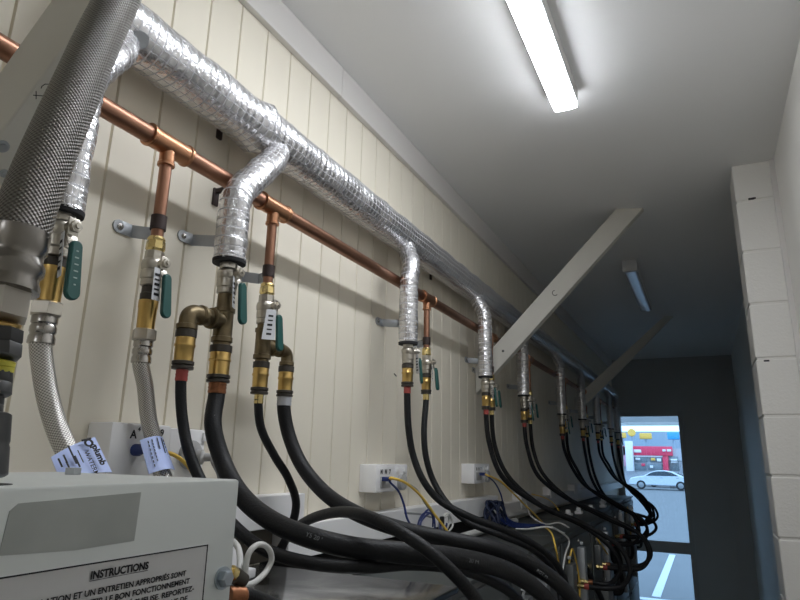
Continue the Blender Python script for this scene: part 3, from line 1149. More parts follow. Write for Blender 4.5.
def braided(label, x, y, z, r, pts, tagged):
    z -= 0.012 if not tagged else 0.0
    root = thing('braided_hose', (x, y, z), label, 'hose', 'braided steel hoses with blue paper tags')
    p = V((x, y, z))
    m = MB()
    if not tagged:
        m.lathe(p + Z * 0.014, -Z, [(0, r * 1.05), (0.014, r * 1.05)], 16)
    m.lathe(p, -Z, [(0, r), (0.001, r * 1.15), (0.012, r * 1.15), (0.014, r)], 16)
    m.build('dark_nut', M_DARKNUT, root)
    m = MB()
    m.lathe(p - Z * 0.013, -Z, [(0, r * 1.22), (0.012, r * 1.22), (0.014, r * 1.16), (0.050, r * 1.1)], 22)
    m.build('brass_sleeve', M_BRASS, root)
    m = MB()
    m.lathe(p - Z * 0.062, -Z, [(0, r * 1.3), (0.002, r * 1.5), (0.018, r * 1.5), (0.02, r * 1.3)], 6)
    m.build('hex_nut', M_NICKEL, root)
    m = MB()
    m.lathe(p - Z * 0.081, -Z, [(0, r * 1.1), (0.002, r * 1.18), (0.010, r * 1.18), (0.012, r * 1.05), (0.016, r * 1.2), (0.022, r * 1.2), (0.025, r * 1.08), (0.03, r * 1.2), (0.038, r * 1.22), (0.039, r)], 24)
    m.build('ferrule', M_STEEL, root)
    m = MB()
    m.tube(spline([p - Z * 0.112, p - Z * 0.120] + [V(q) for q in pts], 12), r, 24)
    m.build('braid', M_BRAID, root, angle=80)
    return root


hb = braided('braided steel hose under the first green valve, blue logo tag at its foot', HX, HOT[0], zb, 0.0138,
             [atx(43, 368, 0.13), atx(47.5, 395, 0.137), atx(56, 425, 0.15), atx(69, 455, 0.175), atx(88, 490, 0.21), V((0.24, 0.62, 1.72)), V((0.25, 0.64, 1.632))], True)
cb = braided('braided steel hose under the first copper drop, crossing the handwritten outlet box', CX, COLD[0], zc, 0.0132,
             [atx(145, 385, 0.081), atx(149, 420, 0.084), atx(158, 455, 0.10), atx(165, 482, 0.13), V((0.15, 0.80, 1.74)), V((0.16, 0.82, 1.632))], False)


def card(parent, corners, bend, name='paper_tag'):
    """a thin paper tag through four corners (tl, tr, br, bl), bulged along its normal."""
    tl, tr, br, bl = corners
    n = (tr - tl).cross(bl - tl).normalized()
    if n.dot(CAM - tl) < 0:
        n = -n
    m = MB()
    N = 12
    vs = []
    for i in range(N + 1):
        s = i / N
        off = n * (bend * (1 - (2 * s - 1) ** 2))
        vs.append((tl.lerp(tr, s) + off, bl.lerp(br, s) + off))
    verts = []
    for side in (0.0, -0.0008):
        for a, b in vs:
            verts += [a + n * side, b + n * side]
    faces = []
    k = 2 * (N + 1)
    for i in range(N):
        faces.append((2 * i, 2 * i + 2, 2 * i + 3, 2 * i + 1))
        faces.append((k + 2 * i, k + 2 * i + 1, k + 2 * i + 3, k + 2 * i + 2))
        faces.append((2 * i, k + 2 * i, k + 2 * i + 2, 2 * i + 2))
        faces.append((2 * i + 1, 2 * i + 3, k + 2 * i + 3, k + 2 * i + 1))
    faces.append((0, 1, k + 1, k))
    faces.append((2 * N, k + 2 * N, k + 2 * N + 1, 2 * N + 1))
    m.poly(verts, faces)
    o = m.build(name, M_BLUETAG, parent)
    o['label'] = 'pale blue paper tag with dark print'
    return o, n


tl, tr, br_, bl = atx(51, 457, 0.185), atx(95, 437, 0.185), atx(112, 472, 0.215), atx(60, 480, 0.215)
tg, n = card(hb, (tl, tr, br_, bl), 0.004)
m = MB()
ax = (br_ - tr).normalized()
ay = (tr - tl).normalized()
ay = (ay - ax * ay.dot(ax)).normalized()
wid = (tr - tl).length
up = n * 0.0062


def tp(u, v):      # u: down the tag's reading edge, v: from the hose edge to the free edge
    return tl + (bl - tl) * u + (tr - tl) * v + up


m.text('plumb', 0.0115, tp(0.44, 0.80), ax, ay, 0.0006)
ring = tp(0.25, 0.77)
for k in range(16):     # ring with a flick: the tag's mark
    a0, a1 = 2 * math.pi * k / 16, 2 * math.pi * (k + 1) / 16
    p0, p1 = (ring + (ax * math.cos(a) + ay * math.sin(a)) * 0.0045 for a in (a0, a1))
    m.obox((p0 + p1) / 2, p1 - p0, n, (p1 - p0).cross(n), (p1 - p0).length * 1.25, 0.0004, 0.0028)
p0, p1 = ring - ax * 0.007 - ay * 0.003, ring + ax * 0.004 + ay * 0.0075
m.obox(ring - ax * 0.0055 - ay * 0.001, ay, n, ax, 0.013, 0.0004, 0.0024)
m.obox(ring + ax * 0.0045 + ay * 0.005, ay + ax * 0.7, n, (ay + ax * 0.7).cross(n), 0.006, 0.0004, 0.002)
m.text('WATERMARK', 0.0085, tp(0.50, 0.60), ax, ay, 0.0001)
m.text('LIC 1234 AS 3499', 0.0052, tp(0.40, 0.49), ax, ay) if False else m.obox(tp(0.62, 0.50), ax, n, ay, 0.018, 0.0003, 0.0012)
for (u, v, L) in ((0.42, 0.36, 0.026), (0.75, 0.40, 0.016), (0.45, 0.20, 0.012), (0.72, 0.20, 0.010), (0.5, 0.08, 0.012)):
    m.obox(tp(u, v), ax, n, ay, L, 0.0003, 0.0022)
m.build('tag_print', M_INK, tg, smooth=False)

c1, c2, c3, c4 = atx(140, 440, 0.106), atx(163, 438, 0.106), atx(175, 470, 0.135), atx(149, 474, 0.135)
tg, n = card(cb, (c1, c2, c3, c4), 0.010)
m = MB()
ax = (c4 - c1).normalized()
ay = (c2 - c1).normalized()
for (v, L) in ((0.18, 0.9), (0.3, 0.75), (0.5, 0.35), (0.72, 0.5), (0.85, 0.8)):
    base = c1.lerp(c2, v) + (c4 - c1) * 0.08 + n * (0.0108 * (1 - (2 * v - 1) ** 2) + 0.0006)
    for k in range(7):
        m.obox(base + (c4 - c1) * (L * (k + 0.5) / 7) * 0.9, ax, n, ay, 0.0042, 0.0003, 0.0017)
m.build('tag_print', M_INK, tg, smooth=False)

# ------------------------------------------------------------------ station 1: tees, elbows and thick hoses
zb = valve(HX, HOT[1], ZVS[1], 0.95, 'ball valve under the second foil-wrapped branch', tagdir=0.5)
t1 = thing('bronze_tee', (HX, HOT[1], zb), 'bronze tee with elbow towards the near end, under the second foil branch', 'pipe fitting', 'bronze tees under the valves')
m = MB()
m.lathe((HX, HOT[1], zb + 0.004), -Z, [(0, 0.015), (0.03, 0.0155), (0.031, 0.0195), (0.038, 0.0195), (0.040, 0.0175), (0.084, 0.0175), (0.086, 0.0195), (0.094, 0.0195), (0.096, 0.016), (0.102, 0.016)], 18)
zq = zb - 0.052
m.lathe((HX, HOT[1], zq), -Y, [(0.0, 0.015), (0.026, 0.0155), (0.028, 0.0195), (0.035, 0.0195), (0.037, 0.0145)], 18)
m.build('tee_body', M_BRONZE, t1)
m = MB()
m.lathe((HX, HOT[1] - 0.036, zq), -Y, [(0, 0.0135), (0.004, 0.0165), (0.016, 0.0165), (0.018, 0.0135)], 8)
m.lathe((HX, HOT[1] - 0.054, zq), -Y, [(0, 0.017), (0.008, 0.017), (0.010, 0.0145)], 18)
ye = HOT[1] - 0.088
m.tube(spline([(HX, ye + 0.028, zq), (HX, ye + 0.012, zq), (HX, ye + 0.002, zq - 0.007), (HX, ye, zq - 0.022), (HX, ye, zq - 0.034)], 5), 0.0148, 16)
m.lathe((HX, ye + 0.034, zq), -Y, [(0, 0.0148), (0.001, 0.0182), (0.007, 0.0182), (0.008, 0.0148)], 18)
m.lathe((HX, ye, zq - 0.022), -Z, [(0, 0.0148), (0.001, 0.0182), (0.009, 0.0182), (0.010, 0.0148)], 18)
m.build('elbow', M_BRONZE, t1)
hA = rubber_hose('black hose with red band hanging from the near-end elbow, passing behind the grey box',
                 [atx(182, 415, 0.13), atx(189, 452, 0.15), atx(207, 492, 0.19), atx(234, 526, 0.25), atx(264, 549, 0.32), atx(310, 563, 0.40), atx(360, 567, 0.46), atx(410, 564, 0.50), atx(455, 568, 0.535), atx(490, 580, 0.55), atx(520, 602, 0.545), atx(535, 640, 0.50), (0.385, 1.42, 1.28)],
                 0.0094, V((HX, ye, zq - 0.032)), M_RED, cr=0.0145)
hB = rubber_hose('thickest black hose, copper banded, sweeping over the bare machine top',
                 [atx(213, 425, 0.14), atx(223, 462, 0.17), atx(241, 495, 0.23), atx(272, 521, 0.31), atx(312, 538, 0.39), atx(355, 548, 0.45), atx(405, 553, 0.51), atx(455, 558, 0.555), atx(500, 568, 0.585), atx(530, 584, 0.60), atx(556, 612, 0.59), atx(565, 650, 0.53), (0.385, 1.62, 1.28)],
                 0.0150, V((HX, HOT[1], zb - 0.096)), M_CLAMPCU, cr=0.0165, n=16)

zc = valve(CX, COLD[1], 2.218, 0.95, 'ball valve with tilted white tag under the second copper drop', gold=True, tagdir=-0.75, tagsize=1.5)
t2 = thing('bronze_tee', (CX, COLD[1], zc), 'bronze tee with elbow towards the door, under the second copper drop', 'pipe fitting', 'bronze tees under the valves')
m = MB()
m.lathe((CX, COLD[1], zc + 0.004), -Z, [(0, 0.015), (0.012, 0.015), (0.013, 0.019), (0.020, 0.019), (0.022, 0.017), (0.068, 0.017), (0.07, 0.019), (0.078, 0.019), (0.08, 0.0145), (0.086, 0.0145)], 18)
zq = zc - 0.045
m.lathe((CX, COLD[1], zq), Y, [(0.0, 0.0145), (0.026, 0.0145), (0.028, 0.0185), (0.035, 0.0185), (0.037, 0.0145)], 18)
m.build('tee_body', M_BRONZE, t2)
m = MB()
ye = COLD[1] + 0.088
m.lathe((CX, COLD[1] + 0.036, zq), Y, [(0, 0.0135), (0.003, 0.0155), (0.014, 0.0155), (0.016, 0.0135)], 8)
m.tube(spline([(CX, ye - 0.040, zq), (CX, ye - 0.013, zq), (CX, ye - 0.002, zq - 0.007), (CX, ye, zq - 0.022), (CX, ye, zq - 0.034)], 5), 0.0135, 16)
m.lathe((CX, ye - 0.034, zq), Y, [(0, 0.0135), (0.001, 0.0165), (0.007, 0.0165), (0.008, 0.0135)], 18)
m.lathe((CX, ye, zq - 0.022), -Z, [(0, 0.0135), (0.001, 0.0165), (0.009, 0.0165), (0.010, 0.0135)], 18)
m.build('elbow', M_BRONZE, t2)
hC = rubber_hose('thin black hose from the second copper drop, bending down behind the white boards',
                 [atx(261, 428, 0.08), atx(274, 455, 0.085), atx(288, 478, 0.095), atx(296, 502, 0.105), atx(292, 525, 0.10), atx(283, 545, 0.085), atx(277, 560, 0.075)],
                 0.0090, V((CX, COLD[1], zc - 0.080)), M_GOLD, cr=0.0145)
hE = rubber_hose('thick black hose with pale grey band, from the elbow of the second copper drop',
                 [atx(288, 432, 0.09), atx(301, 464, 0.13), atx(325, 493, 0.20), atx(358, 514, 0.29), atx(400, 529, 0.38), atx(450, 540, 0.47), atx(500, 551, 0.55), atx(540, 570, 0.60), atx(570, 596, 0.62), atx(586, 630, 0.60), (0.50, 1.90, 1.32), (0.385, 1.80, 1.28)],
                 0.0150, V((CX, ye, zq - 0.032)), M_GREYBAND, cr=0.0145, n=16)
# hose rising out of the gap and looping over the others
root = thing('rubber_hose', atx(283, 548, 0.12), 'thin black hose arching over the thick ones from the gap under the white board', 'hose', 'black rubber hoses')
m = MB()
m.tube(spline([atx(276, 556, 0.10), atx(288, 537, 0.16), atx(303, 523, 0.25), atx(322, 515, 0.33), atx(345, 512, 0.41), atx(370, 517, 0.48), atx(400, 532, 0.54), atx(430, 552, 0.585), atx(455, 575, 0.615), atx(476, 600, 0.625), atx(490, 630, 0.61), atx(500, 670, 0.56), (0.495, 1.12, 1.28)], 9), 0.0084, 14)
m.build('tube', M_RUBBER, root, angle=80)


# printed marks on the thick hoses
def hose_print(hose, text, pa, pb, x, size, r):
    a, b = atx(pa[0], pa[1], x), atx(pb[0], pb[1], x)
    n = (CAM - (a + b) / 2).normalized()
    ax_ = (b - a)
    ax_ = (ax_ - n * ax_.dot(n)).normalized()
    ay_ = n.cross(ax_)
    mm = MB()
    mm.text(text, size, a + n * (r + 0.0005) - ay_ * size * 0.3, ax_, ay_, 0.0)
    tube = [c for c in hose.children if c.name.startswith('tube')][0]
    mm.build('hose_print', M_PRINT, tube, smooth=False)


hose_print(hB, 'Y5 20 M', (306, 534), (325, 541), 0.385, 0.0085, 0.0152)
hose_print(hB, 'YSDUN', (213, 415), (215, 428), 0.135, 0.0095, 0.0152)
hose_print(hB, 'Y5 20 M', (462, 559), (482, 563), 0.56, 0.0075, 0.0152)
hose_print(hE, 'RGT M', (537, 570), (552, 581), 0.605, 0.0075, 0.0152)


# ------------------------------------------------------------------ stations 2..9
FAR_SHIFT = {2: None}
for i in range(2, 10):
    yh, yc = HOT[i], COLD[i]
    s = 0.92
    lt = [0, 0, 0.55, 0.2, 0.3, 0.2, 0.2, 0.2, 0.2, 0.2][i]
    zb = valve(HX, yh, ZVS[i], s, 'ball valve under the %s foil-wrapped branch from the near end' % ORD[i], tagdir=0.4, lever_turn=lt)
    zc = valve(CX, yc, 2.222, 0.9, 'ball valve under the %s copper drop from the near end' % ORD[i], gold=True, tagdir=0.5)
    rh = 0.0100
    rx = 0.36
    if i == 2:
        ph = [atx(408.5, 428, 0.13), atx(413, 455, 0.14), atx(423, 480, 0.17), atx(439, 500, 0.21), atx(470, 517, 0.29), atx(505, 530, 0.37), atx(535, 545, 0.43), atx(557, 565, 0.46), atx(567, 590, 0.46), (0.46, 2.2, 1.37), (0.41, 2.18, 1.365)]
        pc = [atx(424, 432, 0.083), atx(426, 457, 0.09), atx(433, 480, 0.11), atx(447, 503, 0.16), atx(468, 522, 0.23), atx(500, 535, 0.32), atx(530, 548, 0.39), atx(552, 568, 0.43), atx(560, 592, 0.44), (0.45, 2.1, 1.37), (0.41, 2.08, 1.365)]
        eh, ec = 2.18, 2.08
    else:
        lo = [0, 0, 0, 0, 0, 0.02, -0.05, 0.04, 0.0, -0.05][i]
        wc = [0, 0, 0, -0.02, 0.03, 0.07, 0.08, 0.02, 0.05, 0.0][i]
        wob = [0, 0, 0, 0.0, 0.03, -0.01, 0.0, -0.05, -0.03, -0.06][i]
        dy = [0, 0, 0, 0.40, 0.34, 0.40, 0.12, 0.42, 0.30, 0.20][i]
        eh, ec = yh + dy, yh + dy + 0.10
        if ec > 6.1:
            eh, ec = 5.62 + 0.20 * (i - 7), 5.70 + 0.20 * (i - 7)
        rx = 0.36 if eh < 4.05 else 0.27
        o_ = rx - 0.36
        ph = [(HX + 0.004, yh + 0.02, 1.93), (0.165, yh + (eh - yh) * 0.18, 1.80 + lo), (0.275 + o_ * .6, yh + (eh - yh) * 0.50, 1.692 + lo), (0.43 + o_, yh + (eh - yh) * 0.85, 1.612 + lo), (0.565 + wob + o_, yh + (eh - yh) * 0.98, 1.52 + lo), (0.590 + wob + o_, eh, 1.435), (0.555 + wob + o_, eh, 1.380), (0.50 + wob * .5 + o_, eh, 1.366), (0.418 + o_, eh, 1.365)]
        pc = [(CX + 0.006, yc + 0.02, 1.92), (0.13, yc + (ec - yc) * 0.18, 1.80 + lo), (0.25 + o_ * .6, yc + (ec - yc) * 0.45, 1.678 + lo), (0.41 + o_, yc + (ec - yc) * 0.85, 1.592 + lo), (0.535 + wob + wc + o_, ec - 0.01, 1.505 + lo * .5), (0.560 + wob + wc + o_, ec, 1.43), (0.53 + wob + wc * .8 + o_, ec, 1.382), (0.49 + wob * .5 + o_, ec, 1.366), (0.418 + o_, ec, 1.365)]
    rubber_hose('black hose with red band from the %s foil-wrapped branch, counted from the near end' % ORD[i], ph, rh, V((HX, yh, zb)), M_RED, cr=0.0145, end_fit=((rx + 0.047, eh, 1.365), (1, 0, 0)))
    rubber_hose('black hose with brass band from the %s copper drop, counted from the near end' % ORD[i], pc, rh, V((CX, yc, zc)), M_GOLD, cr=0.0140, end_fit=((rx + 0.047, ec, 1.365), (1, 0, 0), M_CLAMPCU))

# hose with a copper clamp leaving the end of the labelled box
pe = atx(236, 578, 0.47)
root = thing('rubber_hose', (0.47, BY1, 1.70), 'short black hose with copper clamp leaving the end of the grey box', 'hose', 'black rubber hoses')
f0, f1 = atx(226, 568, 0.50), atx(246, 584, 0.505)
d = (f1 - f0).normalized()
m = MB()
m.lathe(f0, d, [(0, 0.0045), (0.006, 0.0045), (0.0065, 0.0065), (0.0125, 0.0065), (0.013, 0.005), (0.018, 0.005)], 10)
m.build('brass_nipple', M_GOLD, root)
m = MB()
m.lathe(f0 + d * 0.0125, d, [(0, 0.006), (0.001, 0.0075), (0.013, 0.0075), (0.014, 0.005)], 16)
m.build('dark_nut', M_DARKNUT, root)
e0, e1 = atx(228, 596, 0.505), atx(248, 596, 0.51)
d = (e1 - e0).normalized()
m = MB()
m.lathe(e0, d, [(0, 0.0075), (0.003, 0.0088), (0.006, 0.0080), (0.009, 0.0088), (0.013, 0.0080), (0.016, 0.0088), (0.018, 0.0078)], 18)
m.build('clamp_band', M_CLAMPCU, root)
m = MB()
m.tube(spline([e0 + d * 0.016, e0 + d * 0.022, atx(262, 601, 0.51), atx(285, 612, 0.52), atx(360, 650, 0.53), (0.52, 1.1, 1.40)], 9), 0.0075, 14)
m.build('tube', M_RUBBER, root, angle=80)


# ================================================================== BIG BRAIDED HOSE AND COUPLINGS NEAR THE CAMERA
big = thing('gas_hose', aty(14, 240, 0.25), 'big braided steel hose crossing in front of the foil-wrapped pipe', 'hose')
pth = spline([aty(150, -80, 0.37), aty(119, -4, 0.335), aty(98, 40, 0.315), aty(74, 95, 0.292), aty(50, 150, 0.272), aty(30, 200, 0.258), aty(17, 240, 0.25)], 14)
m = MB()
m.tube(pth, 0.0196, 32)
m.build('braid', M_BRAIDBIG, big, angle=80)
a, b = aty(19, 232, 0.25), aty(5, 292, 0.247)
d = (b - a).normalized()
m = MB()
L = (b - a).length
m.lathe(a, d, [(0, 0.0197), (0.0005, 0.0205), (0.30 * L, 0.0205), (0.36 * L, 0.0188), (0.46 * L, 0.0188), (0.56 * L, 0.0212), (0.66 * L, 0.0212), (0.73 * L, 0.0190), (0.80 * L, 0.0190), (0.90 * L, 0.0208), (0.98 * L, 0.0208), (L, 0.017)], 36)
m.build('ferrule', M_STEELD, big)
lo = [aty(4, 291, 0.247), aty(-1, 320, 0.246), aty(-4, 330, 0.246), aty(-7, 359, 0.246), aty(-10, 372, 0.246), aty(-12, 396, 0.246), aty(-14, 415, 0.246), aty(-19, 478, 0.246)]
m = MB()
m.lathe(lo[0] - d * 0.001, lo[1] - lo[0], [(0, 0.0155), (0.001, 0.0185), ((lo[1] - lo[0]).length, 0.0180)], 6)
m.build('pale_nut', M_ALU, big)
seq = ((1, 2, 0.0140, M_BRASS, 'brass_ring', 22), (2, 3, 0.0165, M_GUN, 'grey_coupling', 8), (3, 4, 0.0135, M_YELBAND, 'yellow_band', 22), (4, 5, 0.0135, M_GUN, 'dark_nipple', 16), (5, 6, 0.0095, M_GUN, 'thin_nipple', 16), (6, 7, 0.0145, M_GUN, 'bottom_coupling', 22))
for i0, i1, r, mt, nm, ns in seq:
    a, b = lo[i0], lo[i1]
    m = MB()
    L = (b - a).length
    m.lathe(a, b - a, [(0, r * 0.9), (0.001, r), (L * 0.45, r), (L * 0.5, r * 0.96), (L * 0.55, r), (L - 0.001, r), (L, r * 0.9)], ns)
    m.build(nm, mt, big)

# ================================================================== DIAGONAL BRACES
for i, yb in enumerate((0.405, 2.855, 5.25)):
    lab = ['white diagonal timber brace behind the big braided hose', 'white diagonal timber brace in full light between wall and ceiling', 'white diagonal timber brace in the gloom near the door'][i]
    root = thing('timber_brace', (0.0, yb, 2.33), lab, 'timber brace', 'diagonal timber braces')
    th = 0.040 if i == 0 else 0.045
    if i == 0:
        zu, zl = 2.237, 2.110
        out = [V((0.004, yb, zu)), V((0.004 + CZ - zu, yb, CZ)), V((0.004 + CZ - zl, yb, CZ)), V((0.004, yb, zl))]
        nf = Y
    else:
        nf = V((-0.33, 1, 0)).normalized()
        p0 = V((0.616, yb - 0.02, 0))
        ed = (((613, 212), (495, 345)), ((642, 209), (493, 375))) if i == 1 else (((636, 342), (588, 386)), ((634, 356), (586, 405)))
        out = []
        for (a, b) in ed:
            q0, q1 = atp(a[0], a[1], p0, nf), atp(b[0], b[1], p0, nf)
            dq = (q1 - q0) / (q1.x - q0.x)
            dz = (q1 - q0) / (q1.z - q0.z)
            out.append((q0 + dq * (0.004 - q0.x), q0 + dz * (CZ - q0.z)))
        out = [out[0][0], out[0][1], out[1][1], out[1][0]]
    m = MB()
    m.prism(out, Y * th)
    bo = m.build('board', M_TIMBER, root)
    bv = bo.modifiers.new('bevel', 'BEVEL')
    bv.width = 0.0025
    bv.segments = 2
    if i == 1:
        m = MB()
        c = atp(555, 293, out[0], nf) - nf * 0.0005
        for k in range(3, 12):
            a = math.pi * 2 * k / 14 + 0.5
            e1, e2 = nf.cross(Z), Z
            m.obox(c + (e1 * math.cos(a) + e2 * math.sin(a)) * 0.012, e2 * math.cos(a) - e1 * math.sin(a), e1 * math.cos(a) + e2 * math.sin(a), nf, 0.0042 if k % 2 else 0.006, 0.0032, 0.0014)
        m.build('stamp_mark', M_INK, bo, smooth=False)
        m = MB()
        for (px, py) in ((503, 351),):
            c = atp(px, py, out[0], nf)
            m.lathe(c, -nf, [(0, 0.006), (0.0015, 0.005)], 12)
        m.build('screw', M_GUN, root)
    if i == 0:
        # pencil marks and bolts on the underside
        nrm = (out[2] - out[3]).cross(Y).normalized()
        if nrm.z > 0:
            nrm = -nrm
        al = (out[2] - out[3]).normalized()

        def under(px, py):
            return atp(px, py, out[3], nrm) + nrm * 0.0004
        m = MB()
        pp = [(48, 84), (45, 84), (42, 86), (41, 88)]
        for (a, b), (c, d_) in zip(pp, pp[1:]):
            p0, p1 = under(a, b), under(c, d_)
            m.obox((p0 + p1) / 2, p1 - p0, nrm, (p1 - p0).cross(nrm), (p1 - p0).length * 1.3, 0.0004, 0.0009)
        for (a, b), (c, d_) in (((33, 95), (46, 96)), ((36, 91), (36, 99))):
            p0, p1 = under(a, b), under(c, d_)
            m.obox((p0 + p1) / 2, p1 - p0, nrm, (p1 - p0).cross(nrm), (p1 - p0).length, 0.0004, 0.0010)
        m.build('pencil_mark', M_INK, bo, smooth=False)
        for px, py, rr_ in ((2, 146, 0.0085), (4, 173, 0.006)):
            m = MB()
            m.lathe(under(px, py), nrm, [(0, rr_), (0.0015, rr_), (0.002, rr_ * 0.6), (0.006, rr_ * 0.6)], 16)
            m.build('bolt', M_ZINC, root)

# ================================================================== CEILING LIGHTS
for i, (y0, y1) in enumerate(((0.60, 1.80), (3.66, 4.78), (-3.40, -2.20))):  # the last one is added out of view to brighten the lower wall
    lab = ['lit white batten light on the ceiling', 'unlit white batten light on the ceiling near the door', 'added lit batten light on the ceiling, unseen behind the camera'][i]
    root = thing('ceiling_light', (0.605, (y0 + y1) / 2, CZ), lab, 'ceiling light', 'batten lights on the ceiling')
    x0, x1 = 0.567, 0.645
    m = MB()
    m.box((x0 - 0.001, y0 + 0.006, CZ - 0.052), (x1 + 0.001, y1 if i == 1 else y1 - 0.005, CZ), 0.003)
    m.build('body', M_FIX, root)
    m = MB()
    a = []
    for k in range(13):
        t = math.pi * k / 12
        a.append(V(((x0 + x1) / 2 + (x1 - x0 - 0.004) / 2 * math.copysign(abs(math.cos(t)) ** 0.45, math.cos(t)), y0 + 0.02, CZ - 0.049 - 0.016 * math.sin(t) ** 0.35)))
    m.prism(a, (0, y1 - y0 - 0.024, 0) if i != 1 else (0, y1 - y0 - 0.04, 0))
    m.build('diffuser', M_OFF if i == 1 else M_GLOW, root)
    m = MB()
    if i != 1:
        m.box((x0 + 0.002, y0, CZ - 0.064), (x1 - 0.002, y0 + 0.02, CZ), 0.003)
    else:
        m.box((x0 - 0.002, y0, CZ - 0.070), (x1 + 0.002, y0 + 0.03, CZ), 0.003)
    m.build('end_cap', M_FIX, root)

# ================================================================== OUTLETS AND CABLES
def cable(name, label, pts, r, mt, group, seg=8):
    m = MB()
    m.tube(spline(pts, seg), r, 8)
    o = m.build(name, mt, angle=80)
    return tag(o, label, 'cable', group)


# first outlet box (handwritten)
root = thing('outlet_box', (0, 0.78, 1.80), 'wide white outlet box with handwritten letters, above the grey box', 'outlet', 'white outlet boxes on the planked wall')
m = MB()
m.box((0, 0.700, 1.797), (0.058, 0.825, 1.908), 0.004)
m.box((0, 0.829, 1.797), (0.052, 0.918, 1.905), 0.004)
m.build('housing', M_PLASTIC, root)
m = MB()
p = atx(136, 434, 0.0588)
m.text('A', 0.019, atx(130, 438, 0.0586), Y, Z, 0.0005)
m.text('4', 0.010, atx(138, 431, 0.0586), Y, Z, 0.0003)
m.text('59', 0.017, atx(156.0, 436, 0.0586), Y, Z, 0.0005)
m.build('handwriting', M_INK, root, smooth=False)
m = MB()
c = atx(196, 455, 0.052)
m.lathe((0.052, c.y - 0.018, c.z), X, [(0, 0.026), (0.008, 0.026), (0.010, 0.022)], 24)
m.build('socket', M_GREYPL, root)
m = MB()
c = atx(205, 438, 0.052)
m.box((0.05, c.y - 0.008, c.z - 0.006), (0.057, c.y + 0.010, c.z + 0.010), 0.002)
m.build('switch', M_PLASTIC, root)
c = atx(135, 450, 0.058)
m = MB()
m.lathe((0.056, c.y, c.z), X, [(0, 0.010), (0.012, 0.010), (0.016, 0.007), (0.03, 0.006)], 14)
tag(m.build('network_plug', M_BLUE), 'blue plug in the handwritten outlet box', 'plug')
pl = thing('power_plug', atx(201, 457, 0.065), 'grey power plug with cord in the handwritten outlet box', 'plug')
c = atx(198, 457, 0.064)
m = MB()
m.lathe((0.062, c.y, c.z), X + Y * 0.5, [(0, 0.014), (0.010, 0.014), (0.014, 0.008), (0.034, 0.007), (0.036, 0.004)], 14)
m.build('plug_body', M_GREYPL, pl)
m = MB()
m.tube(spline([V((0.09, c.y + 0.014, c.z)), atx(213, 462, 0.105), atx(219, 475, 0.10), atx(222, 500, 0.10), atx(226, 530, 0.10)], 8), 0.0042, 10)
m.build('cord', M_GREYC, pl)
cable('yellow_cable', 'yellow cable curving down between the first braided hose and the black hoses', [atx(160, 452, 0.075), atx(172, 454, 0.085), atx(184, 462, 0.09), atx(193, 474, 0.09), atx(200, 495, 0.09)], 0.0036, M_YELLOW, 'yellow network cables')


def small_outlet(y0, z0, label, idx):
    root = thing('outlet_box', (0, y0 + 0.15, z0), label, 'outlet', 'white outlet boxes on the planked wall')
    z1 = z0 + 0.078
    m = MB()
    m.box((0, y0, z0), (0.056, y0 + 0.118, z1), 0.003)
    m.box((0, y0 + 0.122, z0 + 0.002), (0.050, y0 + 0.221, z1), 0.003)
    m.build('housing', M_PLASTIC, root)
    m = MB()
    for ch, yy in (('N', 0.024), ('N', 0.052), ('7', 0.080)):
        m.text(ch, 0.0165, (0.0570, y0 + yy, z0 + 0.052), Y, Z, 0.0011)
    m.build('handwriting', M_INK, root, smooth=False)
    m = MB()
    m.lathe((0.05, y0 + 0.172, z0 + 0.026), X, [(0, 0.024), (0.012, 0.024), (0.014, 0.019)], 20)
    m.build('socket', M_GREYPL, root)
    for yy in (0.148, 0.196):
        m = MB()
        m.box((0.049, y0 + yy - 0.008, z0 + 0.053), (0.055, y0 + yy + 0.008, z0 + 0.068), 0.002)
        m.build('switch', M_PLASTIC, root)
    m = MB()
    m.box((0.055, y0 + 0.025, z0 + 0.012), (0.0575, y0 + 0.09, z0 + 0.044), 0.001)
    m.build('network_jack', M_GREYPL, root)
    return root


small_outlet(1.610, 1.764, 'white outlet box below the third pair of valves, blue and yellow cables plugged in', 0)
small_outlet(2.455, 1.767, 'white outlet box in the half light below the fourth pair of valves', 1)
for k, (y0, y1, z0, z1) in enumerate(((3.19, 3.38, 1.625, 1.705), (3.86, 4.05, 1.648, 1.712), (4.62, 4.85, 1.642, 1.704))):
    m = MB()
    m.box((0, y0, z0), (0.05, y1, z1), 0.003)
    tag(m.build('junction_box', M_TRIM), 'plain pale junction box, %s from the near end, low on the planked wall' % ORD[k], 'junction box', 'plain junction boxes')

for i, (jx, jy, pts_b, pts_y) in enumerate((
        (383, 479, [(390, 482), (399, 492), (404, 505), (407, 518), (414, 530)], [(391, 478), (404, 482), (420, 495), (435, 515), (447, 531), (452, 540)]),
        (480, 474, [(487, 476), (495, 483), (501, 495), (504, 508), (508, 520)], [(487, 475), (500, 481), (512, 492), (524, 504), (538, 518), (549, 532), (553, 548), (553, 562)]))):
    w = ['third', 'fourth'][i]
    m = MB()
    c = atx(jx, jy, 0.057)
    m.obox(c + X * 0.008, X, Y, Z, 0.03, 0.018, 0.012, 0.002)
    pg = m.build('network_plug', M_BLUE)
    tag(pg, 'blue network plug in the outlet box below the %s pair of valves' % w, 'plug')
    cable('blue_cable', 'blue cable drooping from the outlet box below the %s pair of valves' % w, [c + X * 0.02] + [atx(x, y, 0.085 + 0.008 * k) for k, (x, y) in enumerate(pts_b)], 0.0032, M_BLUE, 'blue network cables')
    cable('yellow_cable', 'yellow cable running down from the outlet box below the %s pair of valves' % w, [c + X * 0.02 + Y * 0.01] + [atx(x, y, 0.095 + 0.018 * k) for k, (x, y) in enumerate(pts_y)], 0.0040, M_YELLOW, 'yellow network cables')

